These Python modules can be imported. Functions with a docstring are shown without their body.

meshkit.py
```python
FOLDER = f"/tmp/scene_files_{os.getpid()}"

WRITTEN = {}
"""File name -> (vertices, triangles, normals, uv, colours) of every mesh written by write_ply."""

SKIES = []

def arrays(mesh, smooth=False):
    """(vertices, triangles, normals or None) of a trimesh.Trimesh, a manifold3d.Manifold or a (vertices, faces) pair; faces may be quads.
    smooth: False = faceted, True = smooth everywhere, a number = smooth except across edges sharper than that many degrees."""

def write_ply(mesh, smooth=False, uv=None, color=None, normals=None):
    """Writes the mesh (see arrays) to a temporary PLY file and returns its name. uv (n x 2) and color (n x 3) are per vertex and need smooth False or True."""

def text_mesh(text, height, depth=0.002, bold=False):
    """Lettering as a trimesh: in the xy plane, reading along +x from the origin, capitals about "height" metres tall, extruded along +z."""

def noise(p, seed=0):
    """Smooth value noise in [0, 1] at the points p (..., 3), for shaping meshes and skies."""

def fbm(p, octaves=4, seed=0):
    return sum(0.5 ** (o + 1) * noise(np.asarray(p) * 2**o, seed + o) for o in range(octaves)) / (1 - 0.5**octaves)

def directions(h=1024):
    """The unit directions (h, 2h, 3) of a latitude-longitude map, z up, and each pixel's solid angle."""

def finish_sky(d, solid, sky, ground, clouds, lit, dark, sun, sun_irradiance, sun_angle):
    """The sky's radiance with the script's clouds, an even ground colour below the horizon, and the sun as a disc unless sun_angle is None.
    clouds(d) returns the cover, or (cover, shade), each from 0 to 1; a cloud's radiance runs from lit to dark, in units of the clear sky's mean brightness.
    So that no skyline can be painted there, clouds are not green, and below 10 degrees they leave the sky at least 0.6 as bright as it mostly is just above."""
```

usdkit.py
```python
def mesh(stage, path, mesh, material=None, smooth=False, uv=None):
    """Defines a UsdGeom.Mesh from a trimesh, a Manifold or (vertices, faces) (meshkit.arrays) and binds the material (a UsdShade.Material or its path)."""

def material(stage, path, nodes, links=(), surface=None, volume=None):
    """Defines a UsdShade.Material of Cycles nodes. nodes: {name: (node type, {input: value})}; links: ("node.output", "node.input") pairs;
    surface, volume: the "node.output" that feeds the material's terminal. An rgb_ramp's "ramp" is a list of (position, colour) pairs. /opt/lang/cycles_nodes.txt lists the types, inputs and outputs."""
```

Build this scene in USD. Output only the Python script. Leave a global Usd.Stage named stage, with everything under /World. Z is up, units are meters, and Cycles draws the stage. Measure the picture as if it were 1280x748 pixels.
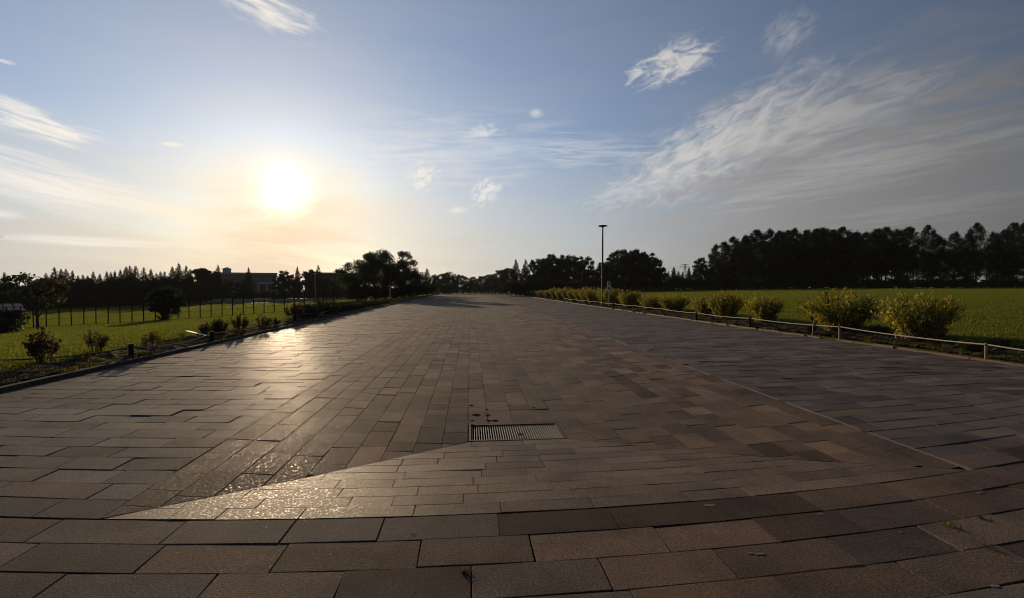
import math
import numpy as np
from pxr import Usd, UsdGeom, UsdLux, UsdShade, Sdf, Gf, Vt
import usdkit
from shapely.geometry import Polygon, box as sbox

stage = Usd.Stage.CreateInMemory()
UsdGeom.SetStageUpAxis(stage, UsdGeom.Tokens.z)
UsdGeom.SetStageMetersPerUnit(stage, 1.0)
UsdGeom.Xform.Define(stage, '/World')
UsdGeom.Scope.Define(stage, '/World/Looks')

# ------------------------------------------------------------------ camera, sky, sun, exposure
EYE = np.array([0.0, 0.0, 1.5])
FPX = 600.0                      # focal length in pixels of a 1280 wide picture
YAW, PITCH = math.atan(52 / FPX), -math.atan(14 / FPX)
FWD = np.array([math.sin(YAW) * math.cos(PITCH), math.cos(YAW) * math.cos(PITCH), math.sin(PITCH)])
RIGHT = np.array([math.cos(YAW), -math.sin(YAW), 0.0])
UP = np.cross(RIGHT, FWD)
EXPOSURE = 0.0
cam = UsdGeom.Camera.Define(stage, '/World/camera')
cam.CreateHorizontalApertureAttr(36.0)
cam.CreateVerticalApertureAttr(36.0 * 748 / 1280)
cam.CreateFocalLengthAttr(36.0 * FPX / 1280)
cam.CreateClippingRangeAttr((0.05, 20000.0))
cam.CreateExposureAttr(EXPOSURE)
M = np.eye(4); M[0, :3] = RIGHT; M[1, :3] = UP; M[2, :3] = -FWD; M[3, :3] = EYE
cam.AddTransformOp().Set(Gf.Matrix4d(*M.ravel().tolist()))


def ray(px, py):
    d = FWD + RIGHT * (px - 640) / FPX + UP * (374 - py) / FPX
    return d / np.linalg.norm(d)


SUN = ray(355, 240)
SUN_EL, SUN_AZ = math.asin(SUN[2]), math.atan2(SUN[0], SUN[1])
SKY_STRENGTH = 0.10
SUN_INTENSITY = 0.88
sun = UsdLux.DistantLight.Define(stage, '/World/sun')
sun.CreateIntensityAttr(SUN_INTENSITY); sun.CreateAngleAttr(0.5); sun.CreateNormalizeAttr(True)
sun.CreateColorAttr(Gf.Vec3f(1.0, 0.74, 0.47))
zx = SUN; xx = np.cross([0, 0, 1.0], zx); xx /= np.linalg.norm(xx); yx = np.cross(zx, xx)
M = np.eye(4); M[0, :3] = xx; M[1, :3] = yx; M[2, :3] = zx
sun.AddTransformOp().Set(Gf.Matrix4d(*M.ravel().tolist()))


def uv_of(px, py):
    d = ray(px, py)
    return math.degrees(math.atan2(d[0], d[1])), math.degrees(math.asin(d[2]))


def build_sky():
    N, L = {}, []
    N['tc'] = ('texture_coordinate', {})
    N['sky'] = ('sky_texture', {'sky_type': 'single_scattering', 'sun_disc': False, 'sun_elevation': SUN_EL, 'sun_rotation': SUN_AZ, 'air_density': 1.0, 'aerosol_density': 0.35, 'ozone_density': 1.6, 'altitude': 100.0})
    N['sep'] = ('separate_xyz', {}); L.append(('tc.generated', 'sep.vector'))
    N['az'] = ('math', {'math_type': 'arctan2'}); L += [('sep.x', 'az.value1'), ('sep.y', 'az.value2')]
    N['el'] = ('math', {'math_type': 'arcsine'}); L.append(('sep.z', 'el.value1'))
    N['azd'] = ('math', {'math_type': 'multiply', 'value2': 180 / math.pi}); L.append(('az.value', 'azd.value1'))
    N['eld'] = ('math', {'math_type': 'multiply', 'value2': 180 / math.pi}); L.append(('el.value', 'eld.value1'))
    N['uv'] = ('combine_xyz', {}); L += [('azd.value', 'uv.x'), ('eld.value', 'uv.y')]
    N['dot'] = ('vector_math', {'math_type': 'dot_product', 'vector2': tuple(SUN)}); L.append(('tc.generated', 'dot.vector1'))
    N['dotc'] = ('math', {'math_type': 'maximum', 'value2': 0.0}); L.append(('dot.value', 'dotc.value1'))
    N['half'] = ('math', {'math_type': 'multiply_add', 'value2': 0.5, 'value3': 0.5}); L.append(('dot.value', 'half.value1'))
    cur = 'sky.color'
    k = [0]

    def new(kind, **inp):
        k[0] += 1; n = f'n{k[0]}'; N[n] = (kind, inp); return n

    def math_(t, a, b, clamp=False):
        n = new('math', math_type=t, use_clamp=clamp)
        for v, s in ((a, 'value1'), (b, 'value2')):
            if isinstance(v, str): L.append((v, f'{n}.{s}'))
            else: N[n][1][s] = v
        return n + '.value'

    def scaled(col, fac):
        n = new('vector_math', math_type='scale', vector1=col); L.append((fac, n + '.scale')); return n + '.vector'

    def add(a, b):
        n = new('vector_math', math_type='add'); L.append((a, n + '.vector1')); L.append((b, n + '.vector2')); return n + '.vector'

    # tint and fall-off of the clear sky away from the sun
    fall = math_('power', 'half.value', 1.7)
    fall = math_('add', math_('multiply', fall, 0.85), 0.15)
    n = new('vector_math', math_type='multiply', vector2=(0.68, 0.90, 1.20)); L.append((cur, n + '.vector1')); cur = n + '.vector'
    n = new('vector_math', math_type='scale'); L.append((cur, n + '.vector1')); L.append((fall, n + '.scale')); cur = n + '.vector'
    # bright air round the sun
    for p, col in ((1700, (48, 42, 31)), (160, (1.0, 0.8, 0.45)), (30, (0.5, 0.3, 0.05)), (6, (0.6, 0.45, 0.3))):
        cur = add(cur, scaled(col, math_('power', 'dotc.value', float(p))))

    # clouds
    nz = new('mapping', scale=(0.10, 0.30, 1)); L.append(('uv.vector', nz + '.vector'))
    cloud_lit = math_('add', math_('multiply', math_('power', 'half.value', 4.0), 1.0), 0.10)
    sunfac = math_('power', 'dotc.value', 22.0)
    cc = new('mix', mix_type='mix', color1=(9.0, 8.8, 8.6), color2=(9.8, 8.4, 6.0)); L.append((sunfac, cc + '.fac'))
    n = new('vector_math', math_type='scale'); L.append((cc + '.color', n + '.vector1')); L.append((cloud_lit, n + '.scale')); cloudcol = n + '.vector'

    def cloud(px, py, wpx, hpx, rot, strength, scale=(0.35, 1.2), amp=1.3, lo=0.35, hi=0.95, seed=0.0, detail=6.0, col=None, dist=0.6):
        nonlocal cur
        u, v = uv_of(px, py)
        u2, _ = uv_of(px + wpx / 2, py); _, v2 = uv_of(px, py - hpx / 2)
        m = new('mapping', mapping_type='texture', location=(u, v, 0), rotation=(0, 0, math.radians(rot)), scale=(abs(u2 - u) * 1.4, abs(v2 - v) * 1.4, 1)); L.append(('uv.vector', m + '.vector'))
        ln = new('vector_math', math_type='length'); L.append((m + '.vector', ln + '.vector1'))
        f = new('map_range', range_type='smoothstep', from_min=1.0, from_max=0.0, to_min=0.0, to_max=1.0, clamp=True); L.append((ln + '.value', f + '.value'))
        m2 = new('mapping', mapping_type='texture', location=(u + seed * 13.1, v + seed * 7.7, seed), rotation=(0, 0, math.radians(rot)), scale=(1 / (2.6 * scale[0]), 1 / (2.6 * scale[1]), 1)); L.append(('uv.vector', m2 + '.vector'))
        nn = new('noise_texture', scale=1.0, detail=detail, roughness=0.62, distortion=dist); L.append((m2 + '.vector', nn + '.vector'))
        a = math_('multiply', math_('subtract', nn + '.fac', 0.52), amp * 2.0)
        # no noise outside the ellipse
        s = math_('add', f + '.result', math_('multiply', a, math_('power', f + '.result', 0.45)))
        g = new('map_range', range_type='smoothstep', from_min=lo - 0.08, from_max=hi + 0.35, to_min=0.0, to_max=strength * 1.15, clamp=True); L.append((s, g + '.value'))
        mx = new('mix', mix_type='mix'); L.append((g + '.result', mx + '.fac')); L.append((cur, mx + '.color1')); L.append((col or cloudcol, mx + '.color2'))
        cur = mx + '.color'

    # thin veil low in the sky all round
    veil = new('map_range', range_type='smoothstep', from_min=23.0, from_max=1.0, to_min=0.0, to_max=0.92, clamp=True); L.append(('eld.value', veil + '.value'))
    vpow = math_('maximum', math_('power', veil + '.result', 0.85), math_('multiply', math_('multiply', sunfac, veil + '.result'), 1.4))
    high = new('map_range', range_type='smoothstep', from_min=62.0, from_max=14.0, to_min=0.08, to_max=0.30, clamp=True); L.append(('eld.value', high + '.value')); veil2 = math_('maximum', vpow, high + '.result')
    vn = new('mapping', mapping_type='point', scale=(0.035, 0.22, 1)); L.append(('uv.vector', vn + '.vector'))
    vnn = new('noise_texture', scale=1.0, detail=5.0, roughness=0.6, distortion=0.8); L.append((vn + '.vector', vnn + '.vector'))
    vfac = math_('multiply', veil2, math_('add', math_('multiply', vnn + '.fac', 0.9), 0.5), True)
    vc = new('mix', mix_type='mix', color1=(6.1, 5.85, 5.65), color2=(9.4, 7.3, 4.9)); L.append((sunfac, vc + '.fac'))
    n = new('vector_math', math_type='scale'); L.append((vc + '.color', n + '.vector1')); L.append((cloud_lit, n + '.scale'))
    mx = new('mix', mix_type='mix'); L.append((vfac, mx + '.fac')); L.append((cur, mx + '.color1')); L.append((n + '.vector', mx + '.color2')); cur = mx + '.color'
    # ice cloud sheet on the right, its brighter edge, the little clouds and the streaks on the left
    grey = new('vector_math', math_type='multiply', vector2=(0.61, 0.61, 0.625)); L.append((cloudcol, grey + '.vector1'))
    cloud(1050, 245, 920, 370, 6, 0.85, (0.05, 0.2), 1.0, 0.02, 0.6, 1.0, col=grey + '.vector')
    cloud(1130, 190, 620, 80, 3, 0.42, (0.05, 0.5), 1.7, 0.3, 0.95, 21.0, col=cloudcol)
    cloud(1010, 232, 520, 60, 5, 0.34, (0.05, 0.6), 1.7, 0.3, 0.95, 22.0, col=cloudcol)
    cloud(1160, 262, 420, 50, 2, 0.30, (0.05, 0.7), 1.7, 0.3, 0.95, 23.0, col=cloudcol)
    cloud(900, 180, 420, 120, 23, 0.9, (0.15, 0.38), 1.3, 0.2, 0.95, 2.0, detail=5.0)
    cloud(1040, 145, 420, 110, 10, 0.60, (0.1, 0.4), 1.3, 0.3, 0.95, 2.4)
    cloud(780, 240, 150, 50, 12, 0.40, (0.3, 0.8), 1.5, 0.3, 1.0, 3.0)
    cloud(842, 78, 150, 70, 12, 0.95, (0.16, 0.36), 1.5, 0.32, 0.85, 4.3, dist=1.0)
    cloud(985, 40, 90, 80, 20, 0.45, (0.2, 0.4), 1.3, 0.3, 1.0, 5.0)
    cloud(335, 12, 190, 66, -12, 0.75, (0.10, 0.5), 1.4, 0.3, 0.95, 6.0)
    cloud(40, 152, 210, 60, -10, 0.9, (0.08, 0.6), 1.4, 0.25, 0.9, 7.0)
    cloud(50, 228, 360, 80, -11, 0.9, (0.06, 0.5), 1.1, 0.2, 0.85, 8.0)
    cloud(225, 266, 320, 34, -11, 0.8, (0.06, 0.6), 1.0, 0.2, 0.9, 8.5)
    cloud(0, 267, 80, 16, -3, 0.7, (0.1, 0.9), 0.8, 0.2, 0.9, 9.0)
    cloud(125, 303, 290, 16, 0, 0.8, (0.05, 0.9), 0.7, 0.15, 0.8, 10.0)
    cloud(216, 181, 44, 8, 0, 0.8, (0.2, 1.4), 0.8, 0.25, 0.9, 11.0)
    cloud(4, 77, 40, 8, 0, 0.7, (0.2, 1.4), 0.8, 0.25, 0.9, 11.5)
    cloud(527, 222, 60, 50, 25, 0.60, (0.4, 0.7), 1.6, 0.3, 1.0, 12.0)
    cloud(607, 240, 56, 42, 35, 0.75, (0.4, 0.7), 1.6, 0.3, 0.95, 13.0)
    cloud(575, 263, 42, 14, 6, 0.65, (0.3, 0.9), 1.2, 0.3, 0.95, 14.0)
    cloud(607, 163, 56, 28, 10, 0.50, (0.3, 0.7), 1.5, 0.3, 1.0, 15.0)
    cloud(670, 142, 22, 15, 0, 0.55, (0.5, 0.8), 0.8, 0.2, 0.9, 16.0)
    cloud(290, 226, 150, 90, -3, 0.30, (0.10, 1.9), 1.8, 0.25, 0.9, 17.0, detail=3.0)
    cloud(430, 240, 150, 90, 3, 0.25, (0.10, 1.9), 1.8, 0.25, 0.9, 17.7, detail=3.0)
    cloud(560, 190, 420, 130, 2, 0.30, (0.05, 0.45), 1.6, 0.3, 1.0, 18.0)
    cloud(740, 190, 240, 60, -4, 0.35, (0.06, 0.8), 1.7, 0.3, 1.0, 19.0)
    # the mirror of the ground haze below the horizon
    N['bg'] = ('background_shader', {'strength': SKY_STRENGTH}); L.append((cur, 'bg.color'))
    return usdkit.material(stage, '/World/Looks/sky_air', N, L, surface='bg.background')


sky_mat = build_sky()
dome = UsdLux.DomeLight.Define(stage, '/World/sky')
dome.CreateIntensityAttr(1.0)
UsdShade.MaterialBindingAPI.Apply(dome.GetPrim()).Bind(sky_mat)
dome.GetPrim().SetCustomDataByKey('kind', 'structure')
#ORIENT

# ------------------------------------------------------------------ materials
MAT = {}


def mat(name, nodes, links, surface='p.BSDF', **kw):
    MAT[name] = usdkit.material(stage, '/World/Looks/' + name, nodes, links, surface=surface, **kw)
    return MAT[name]


def plain(name, col, rough=0.6, metal=0.0, noise=8.0, var=0.35, spec=0.5, bump=0.15, bscale=60.0):
    c = np.array(col)
    return mat(name, {
        'g': ('geometry', {}), 'n': ('noise_texture', {'scale': noise, 'detail': 6.0, 'roughness': 0.6}),
        'r': ('rgb_ramp', {'ramp': [(0.25, tuple(c * (1 - var))), (0.75, tuple(np.minimum(c * (1 + var), 0.95)))]}),
        'n2': ('noise_texture', {'scale': bscale, 'detail': 4.0}), 'b': ('bump', {'strength': bump, 'distance': 0.01}),
        'p': ('principled_bsdf', {'roughness': rough, 'metallic': metal, 'specular_ior_level': spec})},
        [('g.position', 'n.vector'), ('n.fac', 'r.fac'), ('r.color', 'p.base_color'), ('g.position', 'n2.vector'), ('n2.fac', 'b.height'), ('b.normal', 'p.normal')])


def leaf(name, trans=0.35, rough=0.55, boost=(1.25, 1.15, 0.6), spec=0.3):
    return mat(name, {
        'a': ('attribute', {'attribute': 'tone'}),
        'tb': ('vector_math', {'math_type': 'multiply', 'vector2': boost}),
        'p': ('principled_bsdf', {'roughness': rough, 'specular_ior_level': spec}), 't': ('translucent_bsdf', {}), 'm': ('mix_closure', {'fac': trans})},
        [('a.color', 'p.base_color'), ('a.color', 'tb.vector1'), ('tb.vector', 't.color'), ('p.BSDF', 'm.closure1'), ('t.BSDF', 'm.closure2')], surface='m.closure')


# granite: tone per stone, speckle, stains, fine relief
def granite(name, rough, glint, relief):
  mat(name, {
    'g': ('geometry', {}), 'a': ('attribute', {'attribute': 'tone'}),
    'n1': ('noise_texture', {'scale': 75.0, 'detail': 4.0, 'roughness': 0.85}),
    'r1': ('rgb_ramp', {'ramp': [(0.32, (0.42, 0.42, 0.42)), (0.5, (1.0, 1.0, 1.0)), (0.66, (1.75, 1.68, 1.6))]}),
    'n2': ('noise_texture', {'scale': 1.7, 'detail': 6.0, 'roughness': 0.62}),
    'r2': ('rgb_ramp', {'ramp': [(0.28, (0.58, 0.59, 0.61)), (0.5, (0.96, 0.96, 0.96)), (0.72, (1.25, 1.2, 1.12))]}),
    'n5': ('noise_texture', {'scale': 0.9, 'detail': 7.0, 'roughness': 0.68}),
    'r5': ('rgb_ramp', {'ramp': [(0.62, (0, 0, 0)), (0.74, (1, 1, 1))]}),
    'm1': ('mix', {'mix_type': 'multiply', 'fac': 1.0}), 'm2': ('mix', {'mix_type': 'multiply', 'fac': 1.0}),
    'm3': ('mix', {'mix_type': 'mix', 'color2': (0.075, 0.085, 0.05)}),
    'f5': ('math', {'math_type': 'multiply', 'value2': 0.35}),
    'n3': ('noise_texture', {'scale': 90.0, 'detail': 4.0, 'roughness': 0.7}), 'b1': ('bump', {'strength': relief, 'distance': 0.007}),
    'n4': ('noise_texture', {'scale': 6.0, 'detail': 4.0}), 'b2': ('bump', {'strength': 0.10, 'distance': 0.012}),
    'n6': ('noise_texture', {'scale': 55.0, 'detail': 3.0, 'roughness': 0.7}), 'rr': ('map_range', {'from_min': glint, 'from_max': glint + 0.09, 'to_min': rough, 'to_max': 0.17, 'clamp': True}),
    'p': ('principled_bsdf', {'specular_ior_level': 0.06})},
    [('g.position', 'n1.vector'), ('g.position', 'n2.vector'), ('g.position', 'n3.vector'), ('g.position', 'n4.vector'), ('g.position', 'n5.vector'),
     ('n1.fac', 'r1.fac'), ('n2.fac', 'r2.fac'), ('a.color', 'm1.color1'), ('r1.color', 'm1.color2'), ('m1.color', 'm2.color1'), ('r2.color', 'm2.color2'),
     ('n5.fac', 'r5.fac'), ('r5.color', 'f5.value1'), ('f5.value', 'm3.fac'), ('m2.color', 'm3.color1'), ('m3.color', 'p.base_color'),
     ('n3.fac', 'b1.height'), ('n4.fac', 'b2.height'), ('b2.normal', 'b1.normal'), ('b1.normal', 'p.normal'), ('g.position', 'n6.vector'), ('n6.fac', 'rr.value'), ('rr.result', 'p.roughness')])


granite('granite', 0.88, 0.575, 0.45)
granite('granite_worn', 0.62, 0.55, 0.5)
granite('granite_dull', 0.85, 0.64, 0.5)
plain('joint_dirt', (0.016, 0.014, 0.011), 0.95, noise=20, var=0.5, spec=0.1, bump=0.6)
plain('kerb_stone', (0.045, 0.04, 0.034), 0.9, spec=0.08, noise=12, var=0.4, bump=0.4)
plain('edging_brick', (0.16, 0.105, 0.07), 0.8, noise=14, var=0.4, bump=0.4)
plain('mortar', (0.17, 0.155, 0.13), 0.85, noise=30, var=0.3, bump=0.5)
plain('galvanised', (0.13, 0.145, 0.135), 0.6, metal=0.2, noise=40, var=0.25)
plain('dark_metal', (0.02, 0.018, 0.016), 0.5, noise=5, var=0.3)
plain('rust', (0.06, 0.035, 0.022), 0.8, noise=30, var=0.5)
plain('pole_grey', (0.30, 0.30, 0.30), 0.5, noise=5)
plain('pole_white', (0.60, 0.60, 0.58), 0.5, noise=5, var=0.15)
plain('white_paint', (0.80, 0.80, 0.80), 0.25, noise=5, var=0.06, bump=0.02)
plain('sign_red', (0.45, 0.05, 0.04), 0.4, noise=5, var=0.1, bump=0.02)
plain('post_wood', (0.33, 0.27, 0.20), 0.8, noise=25, var=0.4, bump=0.4)
plain('post_dark', (0.022, 0.02, 0.018), 0.9, spec=0.08, noise=20, var=0.4)
plain('rope_pale', (0.50, 0.44, 0.34), 0.85, noise=80, var=0.3, bump=0.6, bscale=300)
plain('rope_dark', (0.10, 0.09, 0.075), 0.9, noise=80, var=0.3, bump=0.6, bscale=300)
plain('bark', (0.055, 0.042, 0.032), 0.9, noise=15, var=0.5, spec=0.2, bump=0.8, bscale=25)
plain('pine_bark', (0.04, 0.03, 0.025), 0.9, noise=10, var=0.5, spec=0.2, bump=0.8, bscale=25)
plain('twig', (0.10, 0.07, 0.045), 0.85, noise=20, var=0.4, spec=0.2)
plain('wall_grey', (0.30, 0.30, 0.30), 0.85, noise=0.8, var=0.15)
plain('wall_dark', (0.10, 0.095, 0.09), 0.85, noise=0.8, var=0.2)
plain('concrete', (0.55, 0.55, 0.54), 0.8, noise=1.5, var=0.15)
plain('roof_metal', (0.50, 0.49, 0.47), 0.4, noise=1.0, var=0.15)
plain('roof_red', (0.30, 0.135, 0.095), 0.8, noise=3, var=0.3)
plain('roof_rib', (0.06, 0.035, 0.03), 0.8)
plain('glass_dark', (0.03, 0.04, 0.05), 0.08, noise=1.0, var=0.1, spec=0.9, bump=0.0)
plain('damp', (0.035, 0.033, 0.03), 0.95, spec=0.03, noise=1.2, var=0.4)
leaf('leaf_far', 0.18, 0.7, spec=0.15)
leaf('leaf_tree', 0.34)
leaf('leaf_gold', 0.32, 0.6, (1.2, 1.1, 0.6), spec=0.2)
leaf('leaf_rose', 0.25)
leaf('grass_blade', 0.55, 0.7, (1.55, 1.5, 0.6), spec=0.05)
mat('lawn_grass', {
    'g': ('geometry', {}), 'n': ('noise_texture', {'scale': 0.35, 'detail': 8.0, 'roughness': 0.65}), 'n2': ('noise_texture', {'scale': 14.0, 'detail': 6.0, 'roughness': 0.7}),
    'r': ('rgb_ramp', {'ramp': [(0.30, (0.075, 0.088, 0.016)), (0.5, (0.115, 0.125, 0.022)), (0.70, (0.17, 0.155, 0.036))]}),
    'r2': ('rgb_ramp', {'ramp': [(0.3, (0.55, 0.55, 0.5)), (0.65, (1.25, 1.2, 1.1))]}),
    'mp': ('mapping', {'rotation': (0, 0, 0.9), 'scale': (0.05, 0.9, 1)}), 'n3': ('noise_texture', {'scale': 1.0, 'detail': 3.0}),
    'r3': ('rgb_ramp', {'ramp': [(0.35, (0.78, 0.80, 0.75)), (0.62, (1.15, 1.12, 1.1))]}),
    'm': ('mix', {'mix_type': 'multiply', 'fac': 1.0}), 'm2': ('mix', {'mix_type': 'multiply', 'fac': 0.9}),
    'b': ('bump', {'strength': 1.0, 'distance': 0.06}),
    'p': ('principled_bsdf', {'roughness': 0.85, 'specular_ior_level': 0.03, 'sheen_weight': 0.0, 'sheen_tint': (0.75, 0.85, 0.25), 'sheen_roughness': 0.4})},
    [('g.position', 'n.vector'), ('g.position', 'n2.vector'), ('g.position', 'mp.vector'), ('mp.vector', 'n3.vector'), ('n3.fac', 'r3.fac'), ('n.fac', 'r.fac'), ('n2.fac', 'r2.fac'), ('r.color', 'm.color1'), ('r2.color', 'm.color2'),
     ('m.color', 'm2.color1'), ('r3.color', 'm2.color2'), ('m2.color', 'p.base_color'), ('n2.fac', 'b.height'), ('b.normal', 'p.normal')])
mat('bed_soil', {
    'g': ('geometry', {}), 'n': ('noise_texture', {'scale': 2.2, 'detail': 9.0, 'roughness': 0.7}),
    'r': ('rgb_ramp', {'ramp': [(0.32, (0.03, 0.022, 0.015)), (0.5, (0.075, 0.05, 0.03)), (0.6, (0.085, 0.066, 0.03)), (0.7, (0.05, 0.06, 0.016))]}),
    'n2': ('noise_texture', {'scale': 25.0, 'detail': 6.0, 'roughness': 0.7}), 'b': ('bump', {'strength': 1.0, 'distance': 0.05}),
    'p': ('principled_bsdf', {'roughness': 0.95, 'specular_ior_level': 0.1})},
    [('g.position', 'n.vector'), ('n.fac', 'r.fac'), ('r.color', 'p.base_color'), ('g.position', 'n2.vector'), ('n2.fac', 'b.height'), ('b.normal', 'p.normal')])

# ------------------------------------------------------------------ helpers
TAKEN = {}


def path_for(name, parent=None):
    base = (str(parent.GetPath()) if parent else '/World') + '/' + name
    n = TAKEN.get(base, 0); TAKEN[base] = n + 1
    return base if n == 0 else f'{base}_{n:03d}'


def tag(p, label=None, cat=None, group=None, kind=None):
    for k, v in (('label', label), ('category', cat), ('group', group), ('kind', kind)):
        if v: p.SetCustomDataByKey(k, v)
    return p


def thing(name, label=None, cat=None, loc=(0, 0, 0), rotz=0.0, group=None, kind=None, scale=None):
    x = UsdGeom.Xform.Define(stage, path_for(name))
    x.AddTranslateOp().Set(Gf.Vec3d(*map(float, loc)))
    if rotz: x.AddRotateZOp().Set(float(rotz))
    if scale is not None: x.AddScaleOp().Set(Gf.Vec3f(*map(float, scale)))
    return tag(x.GetPrim(), label, cat, group, kind)


def obj(name, V, F, m, parent=None, tone=None, normals=None):
    V = np.asarray(V, np.float32); F = np.asarray(F, np.int32)
    me = UsdGeom.Mesh.Define(stage, path_for(name, parent))
    me.CreatePointsAttr(Vt.Vec3fArray.FromNumpy(V))
    me.CreateFaceVertexCountsAttr(Vt.IntArray.FromNumpy(np.full(len(F), F.shape[1], np.int32)))
    me.CreateFaceVertexIndicesAttr(Vt.IntArray.FromNumpy(F.ravel()))
    me.CreateSubdivisionSchemeAttr('none')
    if normals is not None:
        me.CreateNormalsAttr(Vt.Vec3fArray.FromNumpy(np.asarray(normals, np.float32))); me.SetNormalsInterpolation('vertex')
    if tone is not None:
        t = np.broadcast_to(np.asarray(tone, np.float32), (len(V), 3)).copy()
        UsdGeom.PrimvarsAPI(me).CreatePrimvar('tone', Sdf.ValueTypeNames.Color3fArray, 'vertex').Set(Vt.Vec3fArray.FromNumpy(t))
    UsdShade.MaterialBindingAPI.Apply(me.GetPrim()).Bind(MAT[m])
    return me.GetPrim()


class MB:
    """collects triangles of one mesh"""
    def __init__(s): s.V, s.F, s.T, s.n = [], [], [], 0

    def add(s, v, f, tone=None):
        v = np.asarray(v, float); f = np.asarray(f, int)
        if f.shape[1] == 4: f = np.vstack([f[:, [0, 1, 2]], f[:, [0, 2, 3]]])
        s.V.append(v); s.F.append(f + s.n); s.n += len(v)
        if tone is not None: s.T.append(np.broadcast_to(tone, (len(v), 3)))
        return s

    def box(s, c, size, rz=0.0, ch=0.0):
        x, y, z = np.array(size) / 2.0
        if ch <= 0:
            v = np.array([[a * x, b * y, d * z] for d in (-1, 1) for b in (-1, 1) for a in (-1, 1)], float)
            f = [[0, 2, 3, 1], [4, 5, 7, 6], [0, 1, 5, 4], [2, 6, 7, 3], [0, 4, 6, 2], [1, 3, 7, 5]]
        else:
            pl = [(-x, -y), (x, -y), (x, y), (-x, y)]
            pi = [(-x + ch, -y + ch), (x - ch, -y + ch), (x - ch, y - ch), (-x + ch, y - ch)]
            v = np.array([(*p, -z) for p in pl] + [(*p, z - ch) for p in pl] + [(*p, z) for p in pi])
            f = [[0, 3, 2, 1], [8, 9, 10, 11]] + [[i, (i + 1) % 4, 4 + (i + 1) % 4, 4 + i] for i in range(4)] + [[4 + i, 4 + (i + 1) % 4, 8 + (i + 1) % 4, 8 + i] for i in range(4)]
        if rz:
            cs, sn = math.cos(rz), math.sin(rz)
            v = np.c_[v[:, 0] * cs - v[:, 1] * sn, v[:, 0] * sn + v[:, 1] * cs, v[:, 2]]
        return s.add(v + np.array(c), f)

    def tube(s, pts, rad, sides=6, tone=None, cap=True):
        p = np.asarray(pts, float); n = len(p)
        r = np.broadcast_to(np.asarray(rad, float), (n,))
        t = np.gradient(p, axis=0); t /= np.linalg.norm(t, axis=1, keepdims=True) + 1e-12
        ref = np.array([0, 0, 1.0]) if abs(t[:, 2]).mean() < 0.8 else np.array([1.0, 0, 0])
        a = np.cross(t, ref); a /= np.linalg.norm(a, axis=1, keepdims=True) + 1e-12
        b = np.cross(t, a); an = np.arange(sides) * 2 * np.pi / sides
        v = p[:, None] + r[:, None, None] * (np.cos(an)[None, :, None] * a[:, None] + np.sin(an)[None, :, None] * b[:, None])
        i, j = np.meshgrid(np.arange(n - 1), np.arange(sides), indexing='ij')
        q = np.stack([i * sides + j, i * sides + (j + 1) % sides, (i + 1) * sides + (j + 1) % sides, (i + 1) * sides + j], -1).reshape(-1, 4)
        v = v.reshape(-1, 3); f = np.vstack([q[:, [0, 1, 2]], q[:, [0, 2, 3]]])
        if cap:
            k = len(v); v = np.vstack([v, p[0], p[-1]])
            j = np.arange(sides); e = (n - 1) * sides
            f = np.vstack([f, np.c_[np.full(sides, k), (j + 1) % sides, j], np.c_[np.full(sides, k + 1), e + j, e + (j + 1) % sides]])
        return s.add(v, f, tone)

    def build(s, name, m, parent=None):
        return obj(name, np.vstack(s.V), np.vstack(s.F), m, parent, np.vstack(s.T) if s.T else None)


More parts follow.
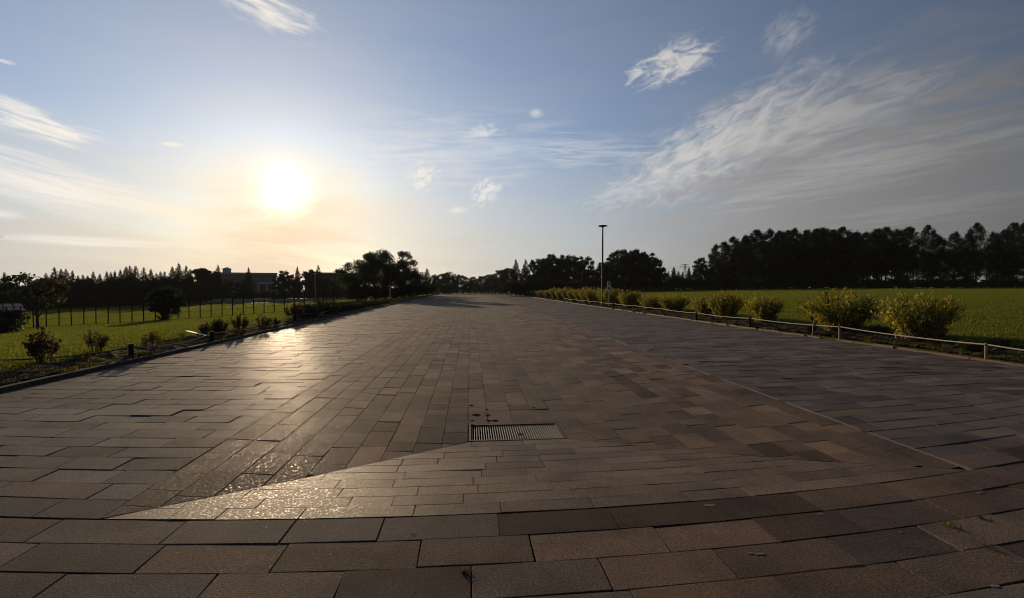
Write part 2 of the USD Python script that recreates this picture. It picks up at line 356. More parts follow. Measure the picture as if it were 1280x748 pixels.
def leaves(mb, C, N, size, tone, rng, asp=0.55, along=None):
    """rhombic leaves at centres C facing N (both n x 3), length size (n), tone (n x 3); along: preferred length direction"""
    n = len(C); N = N / (np.linalg.norm(N, axis=1, keepdims=True) + 1e-9)
    d = rng.normal(size=(n, 3)) if along is None else along + 0.35 * rng.normal(size=(n, 3))
    a = d - (d * N).sum(1, keepdims=True) * N; a /= np.linalg.norm(a, axis=1, keepdims=True) + 1e-9
    b = np.cross(N, a); s = np.asarray(size)[:, None]
    bend = N * s * 0.12
    v = np.stack([C - a * s * 0.5 - bend, C + b * s * asp * 0.5, C + a * s * 0.5 - bend, C - b * s * asp * 0.5], 1).reshape(-1, 3)
    k = np.arange(n)[:, None] * 4
    f = np.vstack([k + [0, 1, 2], k + [0, 2, 3]])
    mb.add(v, f, np.repeat(tone, 4, axis=0))


ORD = 'first second third fourth fifth sixth seventh eighth ninth tenth eleventh twelfth thirteenth fourteenth fifteenth sixteenth seventeenth eighteenth nineteenth twentieth'.split()


def copy_of(proto, name, label, cat, loc, rotz=0.0, scale=None, group=None):
    p = thing(name, label, cat, loc, rotz, group, scale=scale)
    p.GetReferences().AddInternalReference(proto); p.SetInstanceable(True)
    return p


UsdGeom.Scope.Define(stage, '/World/Looks/Kinds')


class Proto:
    """a class prim that holds the parts of a kind"""
    def __init__(s, name):
        s.prim = stage.CreateClassPrim('/' + name + '_kind'); s.path = s.prim.GetPath()

    def put(s, mb, name, m): mb.build(name, m, s.prim)


# ------------------------------------------------------------------ plan of the place: edges of the promenade and heights
EL_Y = np.array([-60, 0, 8, 20, 60, 160]); EL_X = np.array([-6.7, -6.7, -6.72, -6.88, -6.95, -7.0])
ER_Y = np.array([-60, 0, 9, 20, 60, 160]); ER_X = np.array([10.55, 10.55, 10.5, 10.15, 9.8, 9.6])
from scipy.interpolate import PchipInterpolator
_el, _er = PchipInterpolator(EL_Y, EL_X), PchipInterpolator(ER_Y, ER_X)
eL = lambda y: _el(np.clip(y, -60, 160)); eR = lambda y: _er(np.clip(y, -60, 160))
BEDL, BEDR = 1.45, 2.7


def softramp(s, a, top, w):
    s = np.maximum(s, 0); r = a * (np.sqrt(s * s + w * w) - w)
    return top * (1 - np.exp(-r / top))


def bumps(x, y):
    return 0.04 * np.sin(x * 0.31 + 1.3) * np.cos(y * 0.23) + 0.03 * np.sin(x * 0.11 - y * 0.17)


def H(x, y):
    x = np.asarray(x, float); y = np.asarray(y, float)
    l = eL(y) - x; r = x - eR(y)
    zl = 0.05 - softramp(l - BEDL, 0.10, 1.75, 2.0) + bumps(x, y) * np.clip((l - 2) / 6, 0, 1)
    zr = 0.05 + softramp(r - BEDR, 0.085, 1.42, 3.0)
    return np.where(l > 0, zl, np.where(r > 0, zr, 0.0))


def G(px, py):
    d = ray(px, py); lo = 0.5
    ts = np.geomspace(0.8, 400, 4000); p = EYE + d * ts[:, None]
    under = np.nonzero(p[:, 2] < H(p[:, 0], p[:, 1]))[0]
    return p[under[0]] if len(under) else p[-1]


def P(px, d):
    """point of the ground seen in column px at depth d"""
    v = EYE + (np.array([FWD[0], FWD[1], 0]) / math.cos(PITCH) + RIGHT * (px - 640) / FPX) * d
    return np.array([v[0], v[1], float(H(v[0], v[1]))])


def up_to(p, py):
    """height of a thing standing at p whose top is seen in row py"""
    d = (p - EYE) @ np.array([FWD[0], FWD[1], 0])
    return EYE[2] + (360 - py) / FPX * d - p[2]


YF = 3.16            # front edge of the drained strip
XL, XR = -2.40, 4.10  # its side borders
CH0, CH1 = -0.03, 1.03
YG0, YG1 = 5.0, 5.62  # the grate
DIP = 0.11
PITCHROW = 0.287


def warp(x, y):
    return y + 0.082 / np.maximum(y, 3.3) * np.minimum(x * x, 60.0) * np.clip(1.6 - y / 60, 0, 1)


def zone_z(x, y):
    z = np.where(x < CH0, -DIP * (x - XL) / (CH0 - XL), np.where(x > CH1, -DIP * (XR - x) / (XR - CH1), -DIP))
    za = -DIP * (y - YF) / (YG0 - YF)
    z = np.maximum(z, za)
    return np.where((x < XL) | (x > XR) | (y < YF), 0.0, np.minimum(z, 0))


# ------------------------------------------------------------------ ground
def build_ground():
    s = np.r_[0.0, 0.6, 1.2, BEDL, np.geomspace(1.8, 900, 70)]
    ys = np.r_[np.linspace(-60, 0, 13), np.linspace(1, 60, 90), np.geomspace(62, 900, 50)]
    cols = []
    for k in range(len(s))[::-1]: cols.append(eL(ys) - s[k])
    ncl = len(cols)
    for f in (0.02, 0.5, 0.98): cols.append(eL(ys) * (1 - f) + eR(ys) * f)
    for k in range(len(s)): cols.append(eR(ys) + s[k])
    X = np.array(cols); Y = np.broadcast_to(ys, X.shape)
    Z = H(X, Y); Z[ncl:ncl + 3] = -0.45
    far = np.hypot(X, Y)
    n, m = X.shape
    i, j = np.meshgrid(np.arange(n - 1), np.arange(m - 1), indexing='ij')
    F = np.stack([i * m + j, (i + 1) * m + j, (i + 1) * m + j + 1, i * m + j + 1], -1).reshape(-1, 4)
    tag(obj('lawn_ground', np.stack([X, Y, Z], -1).reshape(-1, 3), F, 'lawn_grass'), 'wide green lawn sloping away on both sides of the paving', 'ground', kind='structure')
    # earth strips of the planting beds
    for name, sgn, e, w, lab in (('left_bed', -1, eL, BEDL, 'strip of bare earth and weeds behind the left kerb'), ('right_bed', 1, eR, BEDR, 'strip of dark earth under the golden shrubs on the right')):
        rng = np.random.default_rng(5)
        ys2 = np.linspace(-10, 112, 1200); k = np.linspace(0.10, 1, 12)
        X = e(ys2)[None] + sgn * w * k[:, None]; Y = np.broadcast_to(ys2, X.shape)
        jag = 0.12 * np.sin(ys2 * 2.1) + 0.1 * np.sin(ys2 * 5.3 + 1) + 0.06 * rng.normal(size=len(ys2))
        X = X + sgn * jag[None] * (k[:, None] ** 3)
        Z = H(X, Y) + 0.035 * np.sin(k[:, None] * np.pi) + 0.012 + 0.018 * rng.normal(size=X.shape)
        Z[-1] = H(X[-1], Y[-1]) - 0.02
        n, m = X.shape; i, j = np.meshgrid(np.arange(n - 1), np.arange(m - 1), indexing='ij')
        F = np.stack([i * m + j, (i + 1) * m + j, (i + 1) * m + j + 1, i * m + j + 1], -1).reshape(-1, 4)
        if sgn < 0: F = F[:, ::-1]
        tag(obj(name, np.stack([X, Y, Z], -1).reshape(-1, 3), F, 'bed_soil'), lab, 'planting bed', kind='structure')
    # bedding under the stones
    ys3 = np.unique(np.r_[np.linspace(-30, 0, 8), np.linspace(0.5, YF, 12), np.linspace(YF + 0.001, YG0, 12), YG0 + 0.01, YG1 - 0.01, np.linspace(YG1, 30, 50), np.linspace(31, 113, 30)])
    xs3 = np.unique(np.r_[np.linspace(-6.6, XL, 6), np.linspace(XL, CH0, 10), np.linspace(CH0, CH1, 4), np.linspace(CH1, XR, 10), np.linspace(XR, 9.6, 6)])
    X, Y = np.meshgrid(xs3, ys3, indexing='ij')
    X = X.copy(); X[0] = eL(Y[0]); X[-1] = eR(Y[-1])
    Z = np.where(zone_z(X, Y) < -0.001, zone_z(X, Y) - 0.007, -0.013)
    hole = (X > CH0 - 0.001) & (X < CH1 + 0.001) & (Y > YG0 - 0.001) & (Y < YG1 + 0.001)
    n, m = X.shape; i, j = np.meshgrid(np.arange(n - 1), np.arange(m - 1), indexing='ij')
    F = np.stack([i * m + j, (i + 1) * m + j, (i + 1) * m + j + 1, i * m + j + 1], -1).reshape(-1, 4)
    F = F[~hole.ravel()[F].all(1)]
    tag(obj('paving_bed', np.stack([X, warp(X, Y), Z], -1).reshape(-1, 3), F, 'joint_dirt'), 'dark sand bedding showing in the joints between the paving stones', 'ground', kind='structure')


build_ground()

# ------------------------------------------------------------------ paving
def stone_mesh(poly, rng, z_of, gap, heave, tilt, near):
    fine = gap < 0.007
    p = np.array(poly.exterior.coords)[:-1]
    if Polygon(p).exterior.is_ccw is False: p = p[::-1]
    c = p.mean(0)
    j = rng.normal(size=p.shape) * (0.0008 if fine else 0.002) if near else 0
    p = p + j
    dz = rng.normal() * heave; ta, tb = rng.normal(size=2) * tilt

    def ring(q, off, base=None):
        wx, wy = q[:, 0], warp(q[:, 0], q[:, 1])
        z = z_of(q[:, 0], q[:, 1]) + dz + ta * (q[:, 0] - c[0]) + tb * (q[:, 1] - c[1]) + off
        return np.c_[wx, wy, z]
    n = len(p); k = np.arange(n); fan = np.c_[np.zeros(n - 2, int), k[1:-1], k[2:]]
    if not near: return ring(p, 0), fan
    chf = 0.0008 if fine else 0.002
    r = np.linalg.norm(p - c, axis=1, keepdims=True) + 1e-9
    q = Polygon(p).buffer(-chf, join_style=2)
    if q.is_empty or q.geom_type != 'Polygon' or len(q.exterior.coords) - 1 != n: inner = c + (p - c) * (1 - chf / r)
    else:
        inner = np.array(q.exterior.coords)[:-1]
        if not q.exterior.is_ccw: inner = inner[::-1]
        inner = np.roll(inner, -int(np.argmin(np.linalg.norm(inner - p[0], axis=1))), 0)
    V = np.vstack([ring(inner, 0), ring(p, -chf), ring(p, -0.05)])
    k2 = (k + 1) % n
    F = [fan]
    for a in (0, n): F += [np.c_[a + k, a + n + k, a + n + k2], np.c_[a + k, a + n + k2, a + k2]]
    return V, np.vstack(F)


def cuts(a, b, mean, sd, rng, lo=0.3):
    x = [a]
    while x[-1] < b:
        x.append(x[-1] + max(lo, rng.normal(mean, sd)))
    x[-1] = b
    if len(x) > 2 and x[-1] - x[-2] < lo * 0.8: x.pop(-2)
    return x


PALETTE = 0.98 * np.array([1.15, 0.97, 0.80]) * np.array([(0.150, 0.125, 0.108), (0.165, 0.135, 0.112), (0.125, 0.105, 0.094), (0.185, 0.150, 0.122), (0.135, 0.118, 0.108), (0.105, 0.088, 0.080), (0.160, 0.145, 0.135)])
GREYS = 0.92 * np.array([1.06, 1.0, 0.92]) * np.array([(0.150, 0.138, 0.132), (0.168, 0.152, 0.142), (0.130, 0.120, 0.118), (0.150, 0.125, 0.108), (0.180, 0.165, 0.155)])


def tones(rng, pal, tan=0.0):
    c = pal[rng.integers(len(pal))] * rng.choice([0.62, 0.8, 0.92, 1.0, 1.08, 1.2], p=[.08, .17, .25, .25, .15, .1])
    if tan: c = c * (1 - tan) + np.array((0.175, 0.135, 0.096)) * rng.uniform(0.8, 1.1) * tan
    return c


def in_view(x, y, margin=40):
    d = np.array([x, warp(x, y), -1.5]); f = d @ FWD
    if f < 0.3: return False
    px, py = 640 + FPX * (d @ RIGHT) / f, 374 - FPX * (d @ UP) / f
    return -margin < px < 1280 + margin and py < 748 + margin


def lay(name, label, polys, rng, z_of, pal, gap, heave, tilt, tanf=None, m='granite'):
    t = thing(name, label, 'pavement', kind='structure')
    polys = sorted(polys, key=lambda q: math.hypot(q.centroid.x, q.centroid.y) + (0 if in_view(q.centroid.x, q.centroid.y) else 1000))
    rest = MB(); k = 0
    for q in polys:
        c = q.centroid; far = math.hypot(c.x, c.y)
        g = gap * rng.uniform(0.5, 1.5)
        if far > 25: g = gap
        s = q.buffer(-g / 2, join_style=2)
        if s.is_empty or s.geom_type != 'Polygon' or s.area < 0.004: continue
        v, f = stone_mesh(s, rng, z_of, gap, heave, tilt, far < 26)
        tone = tones(rng, pal, tanf(c.x, c.y) if tanf else 0)
        if k < 300 and in_view(c.x, c.y):
            obj('paving_stone', v, f, m, t, tone); k += 1
        else: rest.add(v, f, tone)
    if rest.V: tag(rest.build('paving_stones', m, t), kind='stuff')
    return t


def rows(y0, y1, xa, xb, mean, sd, rng, clip=None, pitch=PITCHROW):
    """running-bond rows across the road; xa, xb functions of y"""
    out = []
    n = int(round((y1 - y0) / pitch)); p = (y1 - y0) / n
    for k in range(n):
        a, b = y0 + k * p, y0 + (k + 1) * p
        if clip is None: l, r = xa((a + b) / 2), xb((a + b) / 2)
        else: l, r = xa(b), xb(b)
        x = cuts(l - rng.uniform(0, mean * 0.8), r, mean, sd, rng)
        x[0] = l
        if x[1] - x[0] < 0.12: x.pop(1)
        for u, v in zip(x[:-1], x[1:]): out.append(sbox(u, a, v, b))
    return out


def build_paving():
    zero = lambda x, y: np.zeros_like(x)
    rng = np.random.default_rng(11)
    f = rows(YF - 10 * 0.292, YF - 0.008, lambda y: -6.6, lambda y: 10.1, 0.72, 0.08, rng, pitch=0.292)
    f += rows(-6.0, YF - 2.92, lambda y: -6.6, lambda y: 10.1, 0.72, 0.08, rng, pitch=0.292)
    lay('front_pavement', 'rows of large worn granite slabs crossing in the foreground', f, rng, zero, np.vstack([PALETTE, PALETTE * [0.95, 0.98, 1.04], GREYS * [0.93, 0.87, 0.80]]), 0.008, 0.0014, 0.0035, m='granite_dull')
    rng = np.random.default_rng(12)
    yend = 112.0
    eLw = lambda y: float(eL(y)) + 0.03
    eRw = lambda y: float(eR(y)) - 0.05
    l = rows(YF, yend, eLw, lambda y: XL, 0.62, 0.09, rng)
    lay('left_pavement', 'uneven grey granite paving between the left kerb and the drained strip', l, rng, zero, GREYS, 0.009, 0.0022, 0.006)
    rng = np.random.default_rng(13)
    r = rows(YF, yend, lambda y: XR + 0.035, eRw, 0.66, 0.10, rng)
    lay('right_pavement', 'grey granite paving between the drained strip and the right edge', r, rng, zero, GREYS * 0.93, 0.009, 0.0020, 0.005)
    # the apron that falls from the front edge to the grate
    rng = np.random.default_rng(14)
    ap = Polygon([(XL, YF), (XR, YF), (CH1, YG0), (CH0, YG0)])
    a = []
    for q in rows(YF, YG0, lambda y: XL, lambda y: XR, 0.58, 0.13, rng, pitch=0.184):
        s = q.intersection(ap)
        if not s.is_empty and s.geom_type == 'Polygon' and s.area > 0.003: a.append(s)
    lay('drain_apron', 'smooth tan rows of narrow stones sloping down to the drain grate', a, rng, zone_z, PALETTE * 1.02, 0.006, 0.0008, 0.004, lambda x, y: 0.45, 'granite_worn')
    # flanks and floor of the shallow gutter: columns along the road
    rng = np.random.default_rng(15)
    left = Polygon([(XL, YF), (CH0, YG0), (CH0, yend), (XL, yend)]); right = Polygon([(XR, YF), (XR, yend), (CH1, yend), (CH1, YG0)])
    a = []
    xl = np.linspace(XL, CH0, 10); xr = np.linspace(CH1, XR, 12); xc = np.array([CH0, 0.21, 0.51, 0.79, CH1])
    for xs, reg, y0 in ((xl, left, YF), (xr, right, YF), (xc, None, YG1)):
        for u, v in zip(xs[:-1], xs[1:]):
            ys = cuts(y0 - rng.uniform(0, 0.5) if reg is not None else y0, yend, 0.45, 0.12, rng, 0.24)
            for p, q in zip(ys[:-1], ys[1:]):
                s = sbox(u, p, v, q)
                if reg is not None and p < YG0 + 0.1: s = s.intersection(reg)
                if not s.is_empty and s.geom_type == 'Polygon' and s.area > 0.003: a.append(s)
    # the narrow pieces beside the grate are the flanks' own columns
    lay('gutter_pavement', 'brown granite strip of lengthwise columns falling gently to the middle drain', a, rng, zone_z, PALETTE, 0.0065, 0.0011, 0.005,
        lambda x, y: float(np.clip(1.1 - abs(x - 1.3) / 1.1, 0, 0.75)))
    # pale mortar line on the right border of the strip
    m = MB(); rng = np.random.default_rng(16)
    y = YF
    while y < 26:
        n = rng.uniform(0.5, 1.6)
        if rng.random() < 0.35 or y < 7:
            yy = np.linspace(y, y + n, 6); w = 0.014 + 0.006 * rng.normal(size=6).clip(-1, 1)
            A = np.c_[XR + 0.004 + 0 * w, warp(XR + 0 * yy, yy), 0.002 + 0 * yy]; B = np.c_[XR + 0.012 + w, warp(XR + 0 * yy, yy), 0.002 + 0 * yy]
            k = np.arange(5); m.add(np.vstack([A, B, A - [0, 0, .04], B - [0, 0, .04]]), np.vstack([np.c_[k, k + 6, k + 7, k + 1], np.c_[k + 6, k + 18, k + 19, k + 7], np.c_[k + 12, k, k + 1, k + 13]]))
        y += n + rng.uniform(0.02, 0.5)
    tag(m.build('mortar_line', 'mortar'), 'thin pale mortar line along the right border of the brown strip', 'mortar line', kind='structure')


build_paving()


# ------------------------------------------------------------------ drain grate
def build_grate():
    t = thing('drain_grate', 'wide rectangular steel drain grate of narrow bars in the paving', 'drain grate', ((CH0 + CH1) / 2, (YG0 + YG1) / 2 + 0.01, -DIP))
    w, d = CH1 - CH0 - 0.02, YG1 - YG0 - 0.02
    fr = MB()
    for s in (-1, 1):
        fr.box((0, s * (d / 2 - 0.012), -0.022), (w, 0.024, 0.05)); fr.box((s * (w / 2 - 0.012), 0, -0.0215), (0.024, d - 0.05, 0.049))
    fr.build('frame', 'rust', t)
    n = 38
    rng = np.random.default_rng(3)
    for k in range(n):
        x = -w / 2 + 0.036 + (w - 0.072) * k / (n - 1)
        b = MB().box((x, 0, -0.021 + rng.normal() * 0.0008), (0.0075, d - 0.052, 0.03), ch=0.001); b.build('bar', 'galvanised', t)
    for y in (-0.17, 0, 0.17):
        MB().box((0, y, -0.03), (w - 0.052, 0.006, 0.012)).build('cross_rod', 'rust', t)
    pit = MB()
    pit.box((0, 0, -0.5), (w, d, 0.02))
    for s in (-1, 1):
        pit.box((0, s * d / 2, -0.27), (w, 0.01, 0.44)); pit.box((s * w / 2, 0, -0.27), (0.01, d, 0.44))
    pit.build('pit', 'joint_dirt', t)


build_grate()


# ------------------------------------------------------------------ kerbs
def build_kerbs():
    t = thing('left_kerb', 'low dark kerb of long stones along the left side of the paving', 'kerb', kind='structure')
    rng = np.random.default_rng(4); y = -4.0
    while y < 112:
        n = 0.95 if y < 60 else 2.0
        a, b = y + 0.004, y + n - 0.004
        V = []
        for yy in (a, b):
            x = float(eL(yy)); j = rng.normal(size=2) * 0.004
            V += [(x - 0.10 + j[0], yy, -0.15), (x + 0.02 + j[0], yy, -0.15), (x + 0.02 + j[0], yy, 0.06 + j[1]), (x + 0.005 + j[0], yy, 0.07 + j[1]), (x - 0.09 + j[0], yy, 0.07 + j[1]), (x - 0.10 + j[0], yy, 0.06 + j[1])]
        F = [(k, (k + 1) % 6, 6 + (k + 1) % 6) for k in range(6)] + [(k, 6 + (k + 1) % 6, 6 + k) for k in range(6)]
        F += [(0, k + 1, k) for k in range(1, 5)] + [(6, 6 + k, 7 + k) for k in range(1, 5)]
        obj('kerb_stone', V, np.array(F)[:, ::-1], 'kerb_stone', t); y += n
    t = thing('right_kerb', 'low brown edging stones along the right side of the paving', 'kerb', kind='structure')
    y = 2.0
    while y < 112:
        n = 0.6 if y < 50 else 1.5
        xa, xb = float(eR(y)), float(eR(y + n)); an = math.atan2(xb - xa, n)
        z = 0.02 + rng.normal() * 0.008
        if rng.random() < 0.9:
            MB().box(((xa + xb) / 2 + 0.02 + rng.normal() * 0.012, y + n / 2, z - 0.08), (0.11, n * 0.985 / math.cos(an), 0.2), -an + rng.normal() * 0.02, ch=0.012).build('edging_stone', 'edging_brick', t)
        y += n


build_kerbs()


# ------------------------------------------------------------------ plants
def fan_shrub(rng, h, w, nst, nleaf, lsize, pal, top_bias=1.0, lean=0.5, low=0.3, stem=0.008, depth=None):
    """stems fanning out of the ground, with leaves on the outer part of each"""
    st, lf = MB(), MB(); C, T, A = [], [], []
    depth = depth or w
    for k in range(nst):
        az = rng.uniform(0, 2 * np.pi); rr = math.sqrt(rng.random())
        end = np.array([math.cos(az) * rr * w / 2, math.sin(az) * rr * depth / 2, h * (rng.uniform(0.72, 1.0)) * (1 - 0.32 * rr ** 2.2)])
        b = np.array([end[0] * 0.25 + rng.normal() * 0.05 * w, end[1] * 0.25 + rng.normal() * 0.05 * depth, -0.05])
        m = b * 0.5 + end * 0.5 + np.array([-end[0] * 0.12, -end[1] * 0.12, 0.06 * h]) + rng.normal(size=3) * 0.03 * h
        q = np.linspace(0, 1, 5)[:, None]
        pts = (1 - q) ** 2 * b + 2 * q * (1 - q) * m + q ** 2 * end
        st.tube(pts, stem * np.linspace(1, 0.35, 5), 4, cap=False)
        n = max(3, int(nleaf / nst * rng.uniform(0.5, 1.5)))
        s = 1 - (1 - low) * rng.random(n) ** top_bias
        q = s[:, None]
        p = (1 - q) ** 2 * b + 2 * q * (1 - q) * m + q ** 2 * end
        p += rng.normal(size=p.shape) * np.array([0.05, 0.05, 0.045]) * h * (0.6 + 0.4 * s[:, None])
        p[:, 2] = np.maximum(p[:, 2], 0.03)
        C.append(p); A.append(np.tile((end - b) / np.linalg.norm(end - b), (n, 1)))
        base = pal[rng.integers(len(pal))] * rng.uniform(0.75, 1.2)
        T.append(base * rng.uniform(0.65, 1.3, size=(n, 1)))
    C, T, A = np.vstack(C), np.vstack(T), np.vstack(A)
    leaves(lf, C, rng.normal(size=C.shape) + [0, 0, 0.5], lsize * rng.uniform(0.6, 1.35, len(C)), T, rng, 0.5, A)
    return st, lf


GOLD = np.array([1.45, 1.65, 1.5]) * np.array([(0.27, 0.22, 0.035), (0.33, 0.25, 0.04), (0.19, 0.17, 0.03), (0.24, 0.17, 0.04), (0.13, 0.13, 0.03)])
ROSE = np.array([(0.045, 0.055, 0.02), (0.07, 0.055, 0.025), (0.10, 0.045, 0.025), (0.04, 0.06, 0.022)])
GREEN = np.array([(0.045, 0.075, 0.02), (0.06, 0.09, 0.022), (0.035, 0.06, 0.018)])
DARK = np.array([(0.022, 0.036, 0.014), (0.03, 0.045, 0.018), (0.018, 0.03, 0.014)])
BROWN = np.array([(0.10, 0.075, 0.035), (0.12, 0.09, 0.04)])


def shrub_proto(name, leafmat, leafname='foliage', **kw):
    pr = Proto(name); st, lf = fan_shrub(**kw)
    pr.put(st, 'stems', 'twig'); pr.put(lf, leafname, leafmat)
    return pr.path


GOLDS = [shrub_proto(f'golden_shrub_{"abcd"[k]}', 'leaf_gold', rng=np.random.default_rng(50 + k), h=1.0, w=1.75, nst=120, nleaf=4200, lsize=0.088, pal=GOLD, top_bias=0.9, low=0.18, stem=0.009) for k in range(4)]
ROSES = [shrub_proto(f'rose_bush_{"abcde"[k]}', 'leaf_rose', rng=np.random.default_rng(70 + k), h=1.0, w=[0.85, .8, 1.05, 1.3, 0.8][k], nst=[18, 13, 18, 60, 10][k], nleaf=[1000, 420, 520, 2600, 140][k], lsize=0.085, pal=ROSE if k != 3 else np.vstack([ROSE, GREEN]), top_bias=0.8, low=[0.5, 0.45, 0.6, 0.1, 0.5][k], stem=0.013) for k in range(5)]
WEED = shrub_proto('weed', 'leaf_rose', 'leaf_rosette', rng=np.random.default_rng(90), h=1.0, w=1.8, nst=22, nleaf=260, lsize=0.3, pal=GREEN, low=0.05, stem=0.01)


def tree_branches(mb, rng, base, h, ends, r0, lean=0.0):
    for e in ends:
        s = rng.uniform(0.3, 0.85) * min(1.0, e[2] / h)
        a = np.array([0, 0, max(0.12 * h, s * e[2])]) + base
        mid = (a + e) / 2 + np.array([0, 0, 0.04 * h]) + rng.normal(size=3) * 0.02 * h
        q = np.linspace(0, 1, 5)[:, None]
        mb.tube((1 - q) ** 2 * a + 2 * q * (1 - q) * mid + q ** 2 * e, r0 * np.linspace(0.45, 0.08, 5), 5, cap=False)


def trunk(mb, rng, h, r, wob=0.02, sides=8):
    n = 9; t = np.linspace(0, 1, n)
    p = np.c_[np.cumsum(rng.normal(size=n)) * wob * h * 0.3, np.cumsum(rng.normal(size=n)) * wob * h * 0.3, t * h - 0.15]
    p[0, :2] = 0; p[1, :2] *= 0.3
    mb.tube(p, r * (1.25 * np.exp(-t * 14) * 0.5 + (1 - t) ** 0.8 * 0.95 + 0.05), sides)


def broadleaf(rng, h, w, clumps, per, lsize, pal, crown0=0.25, r=0.14, shape=1.0, clump_r=0.16, trunkh=0.8, stem=False):
    tb, lf = MB(), MB(); trunk(tb, rng, h * trunkh, r)
    ends, C, T, N = [], [], [], []
    for k in range(clumps):
        u = rng.normal(size=3); u /= np.linalg.norm(u); rr = rng.random() ** 0.4
        c = u * rr; zc = crown0 + (1 - crown0) * (0.5 + 0.5 * c[2])
        wid = w / 2 * (1 - 0.18 * abs(c[2])) * shape
        e = np.array([c[0] * wid, c[1] * wid, h * zc]); ends.append(e)
        cr = clump_r * w * rng.uniform(0.6, 1.25)
        n = int(per * rng.uniform(0.6, 1.4))
        q = rng.normal(size=(n, 3)); q /= np.linalg.norm(q, axis=1, keepdims=True); q *= (rng.random((n, 1)) ** 0.5)
        p = e + q * cr * np.array([1, 1, 0.62])
        C.append(p); N.append(q * 0.6 + rng.normal(size=q.shape) * 0.7 + [0, 0, 0.5])
        T.append(pal[rng.integers(len(pal))] * rng.uniform(0.7, 1.3) * rng.uniform(0.7, 1.3, size=(n, 1)))
    tree_branches(tb, rng, np.zeros(3), h * trunkh, ends[::2], r)
    C, N, T = np.vstack(C), np.vstack(N), np.vstack(T); C[:, 2] = np.maximum(C[:, 2], 0.1)
    leaves(lf, C, N, lsize * rng.uniform(0.6, 1.4, len(C)), T, rng, 0.7)
    return tb, lf


def conifer(rng, h, r, nb, per, lsize, pal, bare=0.04, taper=0.85, droop=0.25, jag=0.3):
    tb, lf = MB(), MB(); trunk(tb, rng, h, 0.018 * h, 0.004)
    C, N, A, T = [], [], [], []
    for k in range(nb):
        t = bare + (1 - bare) * (k + rng.random()) / nb
        L = r * (1 - t) ** taper * rng.uniform(1 - jag, 1 + jag * 0.5) + 0.05 * r
        az = k * 2.4 + rng.normal() * 0.4; d = np.array([math.cos(az), math.sin(az), 0])
        n = max(4, int(per * (0.3 + L / r)))
        s = rng.random(n) ** 0.7
        p = d * (s * L)[:, None]; z = t * h + 0.1 * L - droop * L * s ** 1.6 + 0.15 * L * s
        side = np.array([-d[1], d[0], 0])
        p = p + side * (rng.normal(size=n) * 0.22 * L * (1.1 - s))[:, None]; p[:, 2] = z + rng.normal(size=n) * 0.014 * h
        C.append(p); N.append(rng.normal(size=(n, 3)) * 0.8 + [0, 0, 1]); A.append(np.tile(d + [0, 0, -0.35], (n, 1)) + side * rng.normal(size=(n, 1)) * 0.6)
        T.append(pal[rng.integers(len(pal))] * rng.uniform(0.7, 1.3, size=(n, 1)))
    C, N, A, T = map(np.vstack, (C, N, A, T)); C[:, 2] = np.maximum(C[:, 2], 0.05)
    leaves(lf, C, N, lsize * rng.uniform(0.6, 1.4, len(C)) * np.interp(C[:, 2] / h, [0, 0.6, 1], [1.1, 0.9, 0.4]), T, rng, 0.5, A)
    return tb, lf


def pine(rng, h, w, nb, per, lsize, pal, bare=0.3):
    tb, lf = MB(), MB(); trunk(tb, rng, h, 0.014 * h, 0.006)
    C, N, T, ends = [], [], [], []
    for k in range(nb):
        t = bare + (1 - bare) * ((k + rng.random()) / nb) ** 0.9
        prof = math.sin(math.pi * min(1, 0.22 + 0.78 * (t - bare) / (1 - bare))) ** 0.7
        L = w / 2 * prof * rng.uniform(0.35, 1.1) + 0.1
        az = rng.uniform(0, 2 * np.pi)
        e = np.array([math.cos(az) * L, math.sin(az) * L, t * h * 0.97 + 0.10 * L]); ends.append(e)
        cr = w * rng.uniform(0.07, 0.15)
        n = int(per * rng.uniform(0.6, 1.4)); q = rng.normal(size=(n, 3)); q /= np.linalg.norm(q, axis=1, keepdims=True); q *= rng.random((n, 1)) ** 0.5
        C.append(e + q * cr * [1.35, 1.35, 0.6] * (1 if t < 0.86 else 0.55 if t < 0.94 else 0.3) + rng.normal(size=q.shape) * 0.17); N.append(rng.normal(size=q.shape) + [0, 0, 0.4])
        T.append(pal[rng.integers(len(pal))] * rng.uniform(0.65, 1.35) * rng.uniform(0.7, 1.3, size=(n, 1)))
    for e in ends:
        a = np.array([0, 0, e[2] - 0.25 * math.hypot(e[0], e[1])]); tb.tube([a, (a + e) / 2 + [0, 0, 0.05], e], [0.05, 0.035, 0.015], 4, cap=False)
    C, N, T = map(np.vstack, (C, N, T))
    leaves(lf, C, N, lsize * rng.uniform(0.6, 1.4, len(C)), T, rng, 0.45)
    return tb, lf


def tree_proto(name, made, leafmat, barkmat):
    pr = Proto(name); tb, lf = made
    pr.put(tb, 'trunk', barkmat); pr.put(lf, 'crown', leafmat)
    return pr.path


